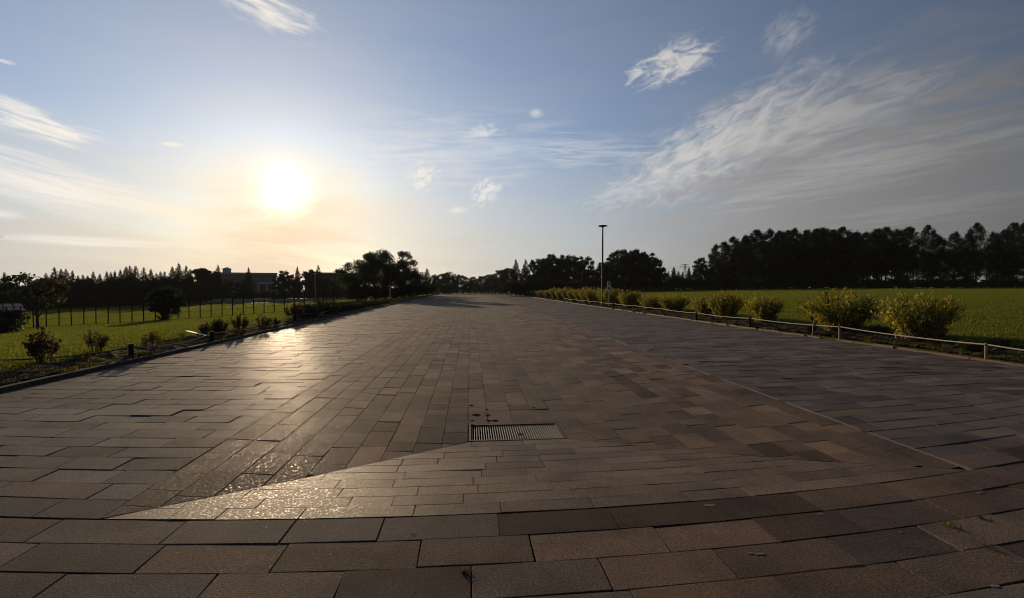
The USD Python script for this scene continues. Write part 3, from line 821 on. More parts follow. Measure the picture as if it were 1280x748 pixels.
R = np.random.default_rng
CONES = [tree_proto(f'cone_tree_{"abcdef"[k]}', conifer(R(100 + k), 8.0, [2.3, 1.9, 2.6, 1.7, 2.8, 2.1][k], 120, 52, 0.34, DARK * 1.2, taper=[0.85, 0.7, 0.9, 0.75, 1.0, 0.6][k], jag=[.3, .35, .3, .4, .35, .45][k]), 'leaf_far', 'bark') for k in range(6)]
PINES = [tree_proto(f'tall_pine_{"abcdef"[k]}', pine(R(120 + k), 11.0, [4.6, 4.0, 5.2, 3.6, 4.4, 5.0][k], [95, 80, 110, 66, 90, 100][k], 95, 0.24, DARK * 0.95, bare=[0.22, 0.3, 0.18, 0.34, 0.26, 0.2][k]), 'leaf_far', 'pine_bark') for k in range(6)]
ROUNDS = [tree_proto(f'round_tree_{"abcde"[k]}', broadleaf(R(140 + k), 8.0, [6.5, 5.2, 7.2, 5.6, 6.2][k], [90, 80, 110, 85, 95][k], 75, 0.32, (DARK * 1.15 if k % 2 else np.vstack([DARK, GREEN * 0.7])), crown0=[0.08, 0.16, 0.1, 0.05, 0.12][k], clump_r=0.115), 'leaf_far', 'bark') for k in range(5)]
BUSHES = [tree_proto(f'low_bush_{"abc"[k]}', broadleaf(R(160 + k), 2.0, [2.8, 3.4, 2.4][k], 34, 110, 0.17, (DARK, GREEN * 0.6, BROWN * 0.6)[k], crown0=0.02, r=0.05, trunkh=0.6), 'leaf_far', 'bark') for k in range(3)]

# shapes of the single trees on the lawn
rng = R(7)
p = G(47, 411); h = up_to(p, 334)
t = thing('slender_tree', 'slender leaning broadleaf tree standing on the left lawn by the fence', 'tree', p)
tb, lf = broadleaf(R(180), h, h * 0.88, 30, 62, 0.17, np.vstack([GREEN, BROWN * 0.9, DARK * 1.5]), crown0=0.34, r=0.085, clump_r=0.13)
tb.build('trunk', 'bark', t); lf.build('crown', 'leaf_tree', t)
p = G(206, 401); h = up_to(p, 360)
t = thing('rounded_shrub_tree', 'dense dark rounded bush casting its shadow on the left lawn', 'bush', p)
tb, lf = broadleaf(R(181), h, h * 1.02, 60, 150, 0.13, DARK * 1.3, crown0=0.12, r=0.09, clump_r=0.15, trunkh=0.7)
for k in range(6):
    a = k * 1.05; tb.tube([(0.08 * math.cos(a), 0.08 * math.sin(a), -0.1), (0.3 * math.cos(a), 0.3 * math.sin(a), h * 0.3), (0.55 * math.cos(a), 0.55 * math.sin(a), h * 0.6)], [0.05, 0.04, 0.02], 5)
st2, lf2 = fan_shrub(R(182), h * 0.22, h * 0.6, 30, 500, 0.10, DARK * 1.2)
lf.add(np.vstack(lf2.V), np.vstack(lf2.F), np.vstack(lf2.T))
tb.build('trunk', 'bark', t); lf.build('crown', 'leaf_tree', t)
p = G(6, 418); h = up_to(p, 387)
t = thing('rounded_bush', 'dark leafy bush cut by the left border of the view', 'bush', p)
tb, lf = broadleaf(R(183), h, h * 1.35, 40, 130, 0.11, DARK * 1.4, crown0=0.08, r=0.05, clump_r=0.17, trunkh=0.7)
tb.build('trunk', 'bark', t); lf.build('crown', 'leaf_tree', t)
# tree off the left border, of which only bare twig tips reach into view
p = P(-75, 9.5)
t = thing('bare_tree', 'bare grey tree at the left border, only twig tips showing', 'tree', p)
tb = MB(); trunk(tb, R(184), 3.0, 0.05)
rr = R(185)
for k in range(26):
    a = rr.uniform(-0.5, 0.5) + (0 if k < 10 else rr.uniform(0, 6.28)); L = rr.uniform(0.7, 0.99); z0 = rr.uniform(1.3, 2.4)
    e = np.array([math.cos(a) * L, math.sin(a) * L, z0 + rr.uniform(0.1, 0.5)])
    tb.tube([(0, 0, z0), e * [0.5, 0.5, 0] + [0, 0, (z0 + e[2]) / 2 - 0.05], e], [0.012, 0.007, 0.002], 4, cap=False)
    for q in range(4):
        s = rr.uniform(0.4, 0.9); b0 = np.array([0, 0, z0]) * (1 - s) + e * s
        tb.tube([b0, b0 + np.array([math.cos(a) * .1, math.sin(a) * .1, 0]) + rr.normal(size=3) * 0.08], [0.004, 0.0015], 3, cap=False)
tb.build('trunk', 'twig', t)
# the tree group left of the road's far end
TG = ['spreading green broadleaf tree, leftmost of the clump by the far left kerb', 'tall dark broadleaf tree in the middle of the clump by the far left kerb', 'airy broadleaf tree with open top, right part of the far left clump', 'low dark tree at the right end of the far left clump']
for k, (px, d, yt, wd, pal, cl) in enumerate(((457, 74, 316, 8.4, GREEN * 1.2, 46), (483, 77, 314, 8.0, np.vstack([GREEN, DARK * 1.6]), 44), (504, 80, 315, 7.0, DARK * 1.6, 22), (515, 82, 335, 5.0, DARK * 1.4, 32))):
    p = P(px, d); h = up_to(p, yt)
    t = thing('broadleaf_tree', TG[k], 'tree', p)
    tb, lf = broadleaf(R(190 + k), h, wd, int(cl * 2.0), 110, 0.26, pal, crown0=0.10 if k < 3 else 0.04, r=0.12, clump_r=0.13)
    tb.build('trunk', 'bark', t); lf.build('crown', 'leaf_tree', t)


for k, px in enumerate((448, 458, 470, 482, 493, 503, 513, 521)):
    p = P(px, 72 + k * 1.3); h = up_to(p, 356 + (k * 7) % 6)
    copy_of(BUSHES[k % 2], 'bush', 'low bush filling the foot of the tree clump by the far left kerb', 'bush', p, k * 50, (1.4, 1.4, h / 2.0), 'bushes at the foot of the far left tree clump')


def stand(protos, name, label, cat, px, d, ytop, hproto, rng, group=None, wide=1.0):
    p = P(px, d); h = up_to(p, ytop) / hproto
    copy_of(protos[rng.integers(len(protos))], name, label, cat, p, rng.uniform(0, 360), (h * wide * rng.uniform(0.92, 1.1), h * wide * rng.uniform(0.92, 1.1), h), group)


# dark conifers beyond the left field
rng = R(21)
g = 'conifers beyond the left field'
left = [(-14, 341), (6, 341), (22, 352), (36, 350), (58, 342), (69, 335), (77, 337), (83, 337), (91, 339), (98, 345), (104, 344), (110, 345), (117, 340), (125, 343), (134, 340), (139, 341), (144, 340), (151, 338), (158, 334), (163, 333), (170, 333), (180, 335), (189, 337), (196, 342), (201, 340), (206, 340), (216, 334), (224, 330), (233, 333), (238, 337)]
for px, yt in left:
    d = 66 + px * 0.08 + rng.uniform(0, 8)
    stand(CONES, 'conifer_tree', 'dark conifer in the long row beyond the left fence', 'tree', px, d, yt, 8.0, rng, g)
for px in range(-20, 250, 8):       # lower trees that close the row
    d = 76 + px * 0.08 + rng.uniform(0, 8)
    stand(ROUNDS, 'broadleaf_tree', 'low dark broadleaf tree filling the conifer row beyond the left fence', 'tree', px + rng.uniform(-3, 3), d, 349 + rng.uniform(-3, 4) + (6 if px < 40 else 0), 8.0, rng, 'trees filling the row beyond the left field')
for px in range(-10, 440, 9):
    d = 60 + max(px, 0) * 0.16 + rng.uniform(0, 5)
    stand(BUSHES[:2], 'bush', 'low dark bush at the far foot of the left field trees', 'bush', px + rng.uniform(-3, 3), d, 366 + rng.uniform(-3, 3), 2.0, rng, 'bushes at the far edge of the left field')
for px, yt, kind, lab in ((252, 335, 0, 'broadleaf tree just left of the flat-roofed building'), (259, 336, 0, 'second round tree at the left end of the flat-roofed building'), (273, 332, 1, 'pointed conifer in front of the pale rooftop hut'), (311, 335, 1, 'slim pointed conifer rising above the middle of the flat roof'), (300, 352, 0, 'low tree before the wall of the flat-roofed building'), (355, 338, 0, 'round tree at the right end of the flat-roofed building'), (363, 345, 0, 'lower round tree beside the building, left of the big cone'),
                          (372, 334, 1, 'broad cone-shaped conifer between the two buildings'), (387, 337, 0, 'round reddish tree left of the grey mast'), (398, 332, 1, 'tall conifer just behind the grey mast'), (410, 346, 0, 'low tree before the right building'), (421, 336, 1, 'thin pointed conifer before the right building'), (433, 348, 0, 'low tree at the right end of the right building'), (286, 350, 0, 'low tree left of the pale portal')):
    d = 104 + (px - 250) * 0.1
    stand(CONES if kind else ROUNDS, 'conifer_tree' if kind else 'broadleaf_tree', lab, 'tree', px, d, yt, 8.0, rng, wide=1.0 if not kind else 0.9)
# far trees closing the road
rng = R(22)
stand(CONES, 'conifer_tree', 'small dark conifer left of where the road ends', 'tree', 534, 88, 336, 8.0, rng, wide=1.3)
for px, yt in ((524, 346), (543, 343), (552, 342), (562, 340), (571, 343), (580, 344), (591, 346), (601, 345), (612, 343), (620, 341), (627, 337), (635, 335)):
    stand(ROUNDS, 'broadleaf_tree', f'{ORD[[524, 543, 552, 562, 571, 580, 591, 601, 612, 620, 627, 635].index(px)]} far tree from the left in the belt closing the road', 'tree', px, 150 + rng.uniform(0, 30), yt, 8.0, rng, 'trees closing the end of the road')
for px in range(515, 640, 8):
    stand(BUSHES[:2], 'bush', 'low dark bush at the end of the road', 'bush', px, 122 + rng.uniform(0, 10), 356 + rng.uniform(-2, 2), 2.0, rng, 'bushes at the end of the road')
# right of the road's end
stand(CONES, 'conifer_tree', 'dark pointed conifer right of the road end, left of its pair', 'tree', 645, 96, 325, 8.0, rng, wide=1.15)
stand(CONES, 'conifer_tree', 'dark pointed conifer right of the road end, right of its pair', 'tree', 657, 98, 325, 8.0, rng, wide=1.15)
mid = [(670, 325), (680, 322), (689, 317), (698, 321), (707, 318), (717, 320), (731, 320), (746, 333), (756, 327)]
for k, (px, yt) in enumerate(mid):
    stand(ROUNDS, 'broadleaf_tree', f'{ORD[k]} broadleaf tree right of the conifer pair, behind the golden hedge', 'tree', px, 102 + rng.uniform(-5, 8), yt, 8.0, rng, 'trees behind the hedge left of the lamp', wide=0.95)
for px, yt in ((766, 322), (777, 312), (788, 313), (799, 311), (808, 316), (816, 324), (826, 334)):
    stand(ROUNDS, 'broadleaf_tree', f'{ORD[[766, 777, 788, 799, 808, 816, 826].index(px)]} broadleaf tree in the clump right of the lamp, counted from the lamp', 'tree', px, 96 + rng.uniform(-4, 6), yt, 8.0, rng, 'trees in the clump right of the lamp')
for px, yt in ((835, 339), (842, 334), (848, 339), (853, 340), (861, 335), (869, 336)):
    stand(CONES, 'conifer_tree', f'{ORD[[835, 842, 848, 853, 861, 869].index(px)]} small conifer from the left in the dip before the pines', 'tree', px, 112 + rng.uniform(-4, 6), yt, 8.0, rng, 'small conifers before the pines', wide=1.2)
stand(ROUNDS, 'broadleaf_tree', 'pointed broadleaf tree just left of the pine belt', 'tree', 876, 96, 322, 8.0, rng, wide=0.7)
for px in range(640, 880, 8):
    stand(BUSHES[:2], 'bush', 'low dark bush under the trees right of the road end', 'bush', px, 86 + rng.uniform(0, 8), 350 + rng.uniform(-3, 3), 2.0, rng, 'bushes under the trees right of the road end')
# pine belt on the right
rng = R(23)
front = [(894, 304), (905, 300), (917, 296), (931, 293), (945, 288), (961, 286), (974, 287), (984, 288), (993, 286), (1009, 284), (1019, 287), (1028, 285), (1040, 287), (1051, 285), (1068, 287), (1083, 288), (1095, 285), (1107, 283), (1121, 285), (1134, 281), (1159, 283), (1174, 296), (1193, 288), (1208, 292), (1219, 279), (1240, 288), (1253, 286), (1266, 279), (1280, 274), (1296, 282)]
for px, yt in front:
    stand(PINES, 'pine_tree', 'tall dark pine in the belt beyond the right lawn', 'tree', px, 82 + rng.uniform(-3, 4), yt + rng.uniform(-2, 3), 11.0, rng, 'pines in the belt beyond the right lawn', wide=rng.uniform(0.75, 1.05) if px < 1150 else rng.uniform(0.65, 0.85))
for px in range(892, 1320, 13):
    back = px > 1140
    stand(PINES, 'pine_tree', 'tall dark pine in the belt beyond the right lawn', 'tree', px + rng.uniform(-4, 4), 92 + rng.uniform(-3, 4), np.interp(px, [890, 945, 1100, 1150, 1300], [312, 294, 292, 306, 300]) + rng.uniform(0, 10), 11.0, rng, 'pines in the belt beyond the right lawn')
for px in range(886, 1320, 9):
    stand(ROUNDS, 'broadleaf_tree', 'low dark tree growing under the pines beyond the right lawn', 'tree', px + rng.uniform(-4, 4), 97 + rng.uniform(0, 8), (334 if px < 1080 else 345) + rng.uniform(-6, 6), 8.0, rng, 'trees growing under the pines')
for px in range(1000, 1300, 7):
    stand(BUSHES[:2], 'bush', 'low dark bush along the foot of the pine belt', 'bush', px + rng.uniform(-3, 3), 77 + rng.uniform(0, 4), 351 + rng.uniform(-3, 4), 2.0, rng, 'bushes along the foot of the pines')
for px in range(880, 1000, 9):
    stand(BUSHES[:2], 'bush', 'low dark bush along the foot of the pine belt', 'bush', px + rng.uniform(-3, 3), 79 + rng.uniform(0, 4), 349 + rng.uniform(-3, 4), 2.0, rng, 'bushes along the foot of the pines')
stand([BUSHES[2]], 'brown_bush', 'brownish round bush before the left end of the pine belt', 'bush', 903, 74, 343, 2.0, rng)


# clipped low hedge at the far side of the right lawn
def hedge(name, label, a, b, hh, w, rng, pal):
    a, b = np.array(a), np.array(b); L = np.linalg.norm(b[:2] - a[:2]); n = int(L * 110)
    t = thing(name, label, 'hedge', a)
    u = rng.random(n); q = rng.uniform(-1, 1, n); v = rng.random(n) ** 0.6
    dirv = (b - a) / L; side = np.array([-dirv[1], dirv[0], 0])
    C = (b - a)[None] * u[:, None] + side * (q * w / 2)[:, None]
    gz = H(a[0] + C[:, 0], a[1] + C[:, 1]) - a[2]
    C[:, 2] = gz + v * hh * (1 - 0.15 * q * q) * (0.9 + 0.1 * np.sin(u * L * 1.3))
    lf = MB(); leaves(lf, C, rng.normal(size=C.shape) + [0, 0, 0.4], 0.22 * rng.uniform(0.6, 1.4, n), pal[rng.integers(len(pal), size=n)] * rng.uniform(0.7, 1.3, (n, 1)), rng, 0.7)
    lf.build('foliage', 'leaf_far', t)
    st = MB()
    for k in range(int(L / 0.8)):
        c = (b - a) * (k + 0.5) * 0.8 / L; z = float(H(a[0] + c[0], a[1] + c[1]) - a[2]); st.tube([(c[0], c[1], z - 0.1), (c[0], c[1], z + hh * 0.7)], [0.03, 0.015], 4)
    st.build('stems', 'bark', t)


hedge('clipped_hedge', 'long low clipped hedge below the dark trees, left part of the right lawn', P(770, 84), P(1010, 70), 0.85, 1.0, R(31), DARK)
hedge('clipped_hedge', 'low clipped hedge piece at the foot of the right pines', P(1060, 73), P(1145, 73), 0.8, 1.0, R(32), DARK * 1.2)
hedge('clipped_hedge', 'low clipped hedge at the right end of the right lawn', P(1165, 73), P(1300, 72), 0.85, 1.0, R(33), DARK * 1.2)
hedge('clipped_hedge', 'dark hedge crossing behind the end of the road', P(520, 117), P(650, 117), 1.6, 2.0, R(34), DARK)

# ------------------------------------------------------------------ golden shrubs on the right
def Q(px, off, edge=eR):
    """ground point in column px at the distance off from an edge of the paving"""
    k = RIGHT[:2] * (px - 640) / FPX + FWD[:2] / math.cos(PITCH); y = 20.0
    for _ in range(40): y = 0.5 * y + 0.5 * float(edge(y) + off) * k[1] / k[0]
    x = float(edge(y)) + off
    return np.array([x, y, float(H(x, y))])


rng = R(41)
gold = [(1049, 1.75, 359, 94, 'large golden shrub with a dark green base, left of the two nearest'), (1146, 1.6, 361, 94, 'large golden shrub nearest to the camera behind the rope'), (956, 1.6, 365, 50, 'compact round golden shrub left of the two large ones'),
        (906, 1.7, 363, 54, 'brownish sparse golden shrub, second left of the compact one'), (880, 1.9, 366, 34, 'narrow brown golden shrub left of the sparse one'), (843, 1.8, 366, 44, 'low golden shrub behind the thin rope posts'), (816, 1.8, 367, 38, 'low golden shrub right of the larger one by the sign'), (789, 1.5, 361, 38, 'full golden shrub just right of the small white sign')]
for k, (px, off, yt, wpx, lab) in enumerate(gold):
    p = Q(px, off); d = (p - EYE) @ FWD; h = up_to(p, yt); w = wpx / FPX * d / 1.75
    copy_of(GOLDS[k % 4], 'golden_shrub', lab, 'shrub', p, rng.uniform(0, 360), (w, w * 0.95, h), None)
for kk, px in enumerate(range(766, 644, -8)):
    p = Q(px, 1.4 + rng.uniform(-0.2, 0.2)); d = (p - EYE) @ FWD
    h = up_to(p, np.interp(px, [640, 700, 763], [362, 359, 358]) + rng.uniform(-1.5, 2)); w = max(1.15, 19 / FPX * d / 1.75)
    copy_of(GOLDS[rng.integers(4)], 'golden_shrub', f'{ORD[kk]} golden shrub in the receding row, counted away from the white sign', 'shrub', p, rng.uniform(0, 360), (w, w, h), 'golden shrubs in the row left of the lamp')
# green undergrowth at the feet of the shrubs
for k, (px, py, w, hh, lab) in enumerate(((1030, 409, 1.15, 0.75, 'dark green leafy plant growing inside the left large golden shrub'), (1172, 424, 0.6, 0.5, 'small dark green plant at the right foot of the nearest golden shrub'), (1248, 438, 0.55, 0.34, 'low green plant behind the last rope post on the right'), (1012, 417, 0.5, 0.42, 'small dark plant left of the leaning stake'), (1098, 420, 0.7, 0.4, 'low plant between the two large golden shrubs'), (1215, 441, 0.6, 0.35, 'low dark plant just left of the last rope post'))):
    p = G(px, py); copy_of(ROSES[3], 'green_plant', lab, 'plant', p, k * 70, (w * 0.75, w * 0.7, hh))

# ------------------------------------------------------------------ shrubs on the left
rose = [(56, 457, 410, 46, 0, 'reddish rose bush with bare lower stems, nearest on the left'), (119, 444, 409, 34, 1, 'sparse rose bush, second from the left border'), (188, 441, 413, 30, 2, 'short rose bush with many stubby stems right of the first black post'), (228, 427, 413, 14, 4, 'cut-back stump of a rose bush near the white plate'),
        (260, 421, 403, 26, 0, 'dark bush right behind the white plate'), (275, 419, 395, 24, 3, 'taller dark bush above the second black post'), (300, 417, 392, 26, 0, 'dark rose bush in the middle of the left row'), (328, 413, 391, 24, 1, 'thin upright bush before the dense row'), (343, 409, 397, 16, 0, 'low dark bush just left of the dense row')]
for px, yb, yt, wpx, kind, lab in rose:
    p = G(px, yb); d = (p - EYE) @ FWD; h = up_to(p, yt); w = wpx / FPX * d / [1.0, .9, 1.15, 1.3, 0.8][kind]
    copy_of(ROSES[kind], 'rose_bush', lab, 'bush', p, px * 7 % 360, (w, w, h))
rng = R(42)
for k, px in enumerate(np.r_[np.arange(366, 420, 7.5), np.arange(424, 486, 6)]):
    p = Q(px, -0.85 + rng.uniform(-0.12, 0.12), eL); h = up_to(p, np.interp(px, [366, 400, 478], [378, 375, 373]) + rng.uniform(-2, 2))
    copy_of(ROSES[3 if rng.random() < 0.7 else 0], 'rose_bush', f'{ORD[k]} bush in the dense row along the left kerb, counted from the near end', 'bush', p, rng.uniform(0, 360), (1.0, 1.0, max(h, 0.5)), 'bushes in the dense row along the left kerb')


# ------------------------------------------------------------------ street lamp, signs, masts
def lathe(mb, prof, sides=24):
    a = np.arange(sides) * 2 * np.pi / sides; V = np.array([(r * math.cos(t), r * math.sin(t), z) for r, z in prof for t in a])
    n = len(prof); i, j = np.meshgrid(np.arange(n - 1), np.arange(sides), indexing='ij')
    F = np.stack([i * sides + j, i * sides + (j + 1) % sides, (i + 1) * sides + (j + 1) % sides, (i + 1) * sides + j], -1).reshape(-1, 4)
    mb.add(V, F); return mb


p = Q(753, 0.75)
h = up_to(p, 282)
t = thing('street_lamp', 'tall dark street lamp with a flat disc head behind the golden hedge', 'lamp', p)
lathe(MB(), [(0.0, 0), (0.15, 0), (0.15, 0.02), (0.095, 0.05), (0.09, 1.0), (0.075, 1.05), (0.06, h - 0.12), (0.06, h - 0.1), (0.0, h - 0.1)], 16).build('pole', 'dark_metal', t)
hd = lathe(MB(), [(0.0, h - 0.15), (0.10, h - 0.15), (0.16, h - 0.13), (0.36, h - 0.10), (0.385, h - 0.07), (0.37, h - 0.03), (0.2, h - 0.005), (0.0, h)], 28).build('lamp_head', 'dark_metal', t)
lathe(MB(), [(0.0, h - 0.19), (0.075, h - 0.19), (0.09, h - 0.152)], 18).build('lens', 'pole_grey', hd)
# small white sign
p = Q(761, 0.62); h = up_to(p, 352)
t = thing('notice_sign', 'small white upright sign on a thin post beside the street lamp', 'sign', p, math.degrees(-YAW) * 0)
MB().tube([(0, 0, -0.1), (0, 0, h - 0.05)], 0.028, 8).build('post', 'pole_white', t)
sp = MB().box((0, -0.045, h - 0.34), (0.24, 0.02, 0.66), ch=0.004).build('sign_panel', 'white_paint', t)
MB().box((0, -0.0565, h - 0.52), (0.2, 0.003, 0.18)).build('sign_field', 'pole_grey', sp)
MB().box((0, -0.0565, h - 0.15), (0.15, 0.003, 0.12)).build('sign_mark', 'sign_red', sp)
# pale masts on the left
for px, d, yt, r, lab in ((394, 96, 342, 0.13, 'tall pale grey mast before the buildings beyond the left field'), (487.5, 50, 361, 0.06, 'short pale post in front of the tree clump')):
    p = P(px, d); h = up_to(p, yt)
    t = thing('pale_mast', lab, 'mast', p)
    lathe(MB(), [(0, -0.1), (r * 1.6, -0.1), (r * 1.6, 0.06), (r, 0.1), (r * 0.8, h - 0.1), (0, h - 0.1)], 12).build('pole', 'pole_grey', t)
    lathe(MB(), [(0, h - 0.1), (r * 1.3, h - 0.1), (r * 1.3, h - 0.03), (0, h)], 12).build('cap', 'pole_white', t)
# little white things at the far end of the road
for px, py, hh, w, lab in ((618, 369.5, 0.9, 0.16, 'tiny pale post at the far end of the road, left of two'), (629, 369.8, 0.9, 0.2, 'tiny pale post at the far end of the road, right of two'), (636, 370.5, 0.85, 0.5, 'small white board leaning at the start of the golden hedge')):
    p = G(px, py); t = thing('marker_post' if w < 0.4 else 'white_board', lab, 'post' if w < 0.4 else 'board', p)
    b = MB().box((0, 0, hh * 0.62), (w, 0.04, hh * 0.76), ch=0.005); b.build('panel', 'white_paint', t)
    MB().tube([(0, 0.03, -0.05), (0, 0.03, hh * 0.9)], 0.025, 6).build('stake', 'pole_grey', t)
# tilted white plate in the left bed
p = G(247, 424)
t = thing('name_plate', 'bright white tilted plate on a short stake in the left bed', 'plate', p)
a = math.radians(14); c, s_ = math.cos(a), math.sin(a)
v = np.array([[x, y, z] for z in (-0.006, 0.006) for y in (-0.11, 0.11) for x in (-0.30, 0.30)], float)
v = np.c_[v[:, 0] * c + v[:, 2] * s_, v[:, 1], -v[:, 0] * s_ + v[:, 2] * c + 0.02 + v[:, 1] * -0.10]
obj('plate', v + [0, 0, 0.14], [[0, 2, 3, 1], [4, 5, 7, 6], [0, 1, 5, 4], [2, 6, 7, 3], [0, 4, 6, 2], [1, 3, 7, 5]], 'white_paint', t)
MB().tube([(0, 0, -0.1), (0, 0, 0.15)], 0.012, 6).build('stake', 'dark_metal', t)


# ------------------------------------------------------------------ fences
def build_field_fence():
    a, b = G(42, 411), G(343, 392); L = np.linalg.norm((b - a)[:2]); s = L / 21; u = (b - a)[:2] / L
    t = thing('wire_fence', 'long wire fence of thin dark posts across the left lawn', 'fence')
    pts = []
    rng = R(51)
    for k in range(-4, 50):
        q = a[:2] + u * s * k
        if q[0] > float(eL(q[1])) - 2.6: break
        z = float(H(*q)); pts.append((q[0], q[1], z))
        hh = 1.45 + rng.normal() * 0.02
        MB().tube([(q[0], q[1], z - 0.1), (q[0] + rng.normal() * 0.015, q[1], z + hh)], 0.032, 6).build('post', 'post_dark', t)
    pts = np.array(pts)
    for hz, r in ((0.10, 0.010), (0.55, 0.007), (0.98, 0.006), (1.42, 0.008)):
        MB().tube(pts + [0, 0, hz], r, 4).build('wire', 'post_dark', t)


build_field_fence()


def sag(a, b, drop, n=9):
    q = np.linspace(0, 1, n)[:, None]
    p = a * (1 - q) + b * q; p[:, 2] -= (4 * q * (1 - q))[:, 0] * drop
    return p


def build_ropes():
    t = thing('rope_fence', 'low pale rope strung on short posts along the right edge', 'rope fence')
    posts = [(1470, .30, 'post_wood'), (1234, .30, 'post_wood'), (1050, .36, 'pole_grey'), (938, .34, 'post_dark'), (871, .33, 'post_dark'), (825, .36, 'pole_grey'), (791, .38, 'pole_grey'), (767, .36, 'post_dark'), (748, .36, 'post_dark'), (733, .36, 'post_dark'), (718, .36, 'post_dark'), (705, .36, 'post_dark')]
    tops = []
    rng = R(52)
    for px, hh, m in posts:
        p = Q(px, 0.2)
        r = 0.022 if m != 'post_dark' else 0.04
        ps = MB().tube([p - [0, 0, 0.1], p + [rng.normal() * 0.01, 0, hh]], r, 8).build('post', m, t)
        MB().tube([p + [0, 0, hh - 0.05], p + [0, 0, hh - 0.02]], r * 1.3, 8).build('clip', 'dark_metal', ps)
        tops.append(p + np.array([0, -r - 0.012, hh - 0.03]))
    for a, b in zip(tops[:-1], tops[1:]): MB().tube(sag(a, b, 0.04), 0.014, 6).build('rope', 'rope_pale', t)
    p = Q(1016, 0.14); e = p + np.array([0.12, 0.0, 0.62])
    t2 = thing('leaning_stake', 'thin leaning stake just left of the pale rope post', 'stake', p)
    MB().tube([(0, 0, -0.1), (0.03, 0, 0.32), (0.10, 0, 0.60)], [0.018, 0.016, 0.013], 6).build('stake', 'post_wood', t2)
    # left
    t = thing('rope_fence', 'low dark rope sagging between short black posts in the left bed', 'rope fence')
    tops = []
    for px, py, hh in ((-60, 466, .3), (164, 447.5, .29), (265, 427, .28), (369, 403, .40), (428, 391, .40)):
        p = G(px, py); ps = MB().tube([p - [0, 0, 0.1], p + [0, 0, hh]], 0.048, 10).build('post', 'post_dark', t)
        lathe(MB(), [(0.05, 0), (0.05, 0.015), (0.03, 0.03), (0, 0.033)], 10)
        tops.append(p + np.array([0, 0, hh - 0.07]))
    for a, b in zip(tops[:-1], tops[1:]): MB().tube(sag(a, b, 0.10), 0.014, 6).build('rope', 'rope_dark', t)


build_ropes()


# ------------------------------------------------------------------ buildings
def frame_at(px, d):
    p = P(px, d); return p


def wall_box(t, x0, x1, y0, y1, z0, z1, m, name='wall'):
    return MB().box(((x0 + x1) / 2, (y0 + y1) / 2, (z0 + z1) / 2), (x1 - x0, y1 - y0, z1 - z0)).build(name, m, t)


def face(px):
    th = math.atan((px - 640) / FPX); return math.degrees(-(YAW + th)), math.cos(th)


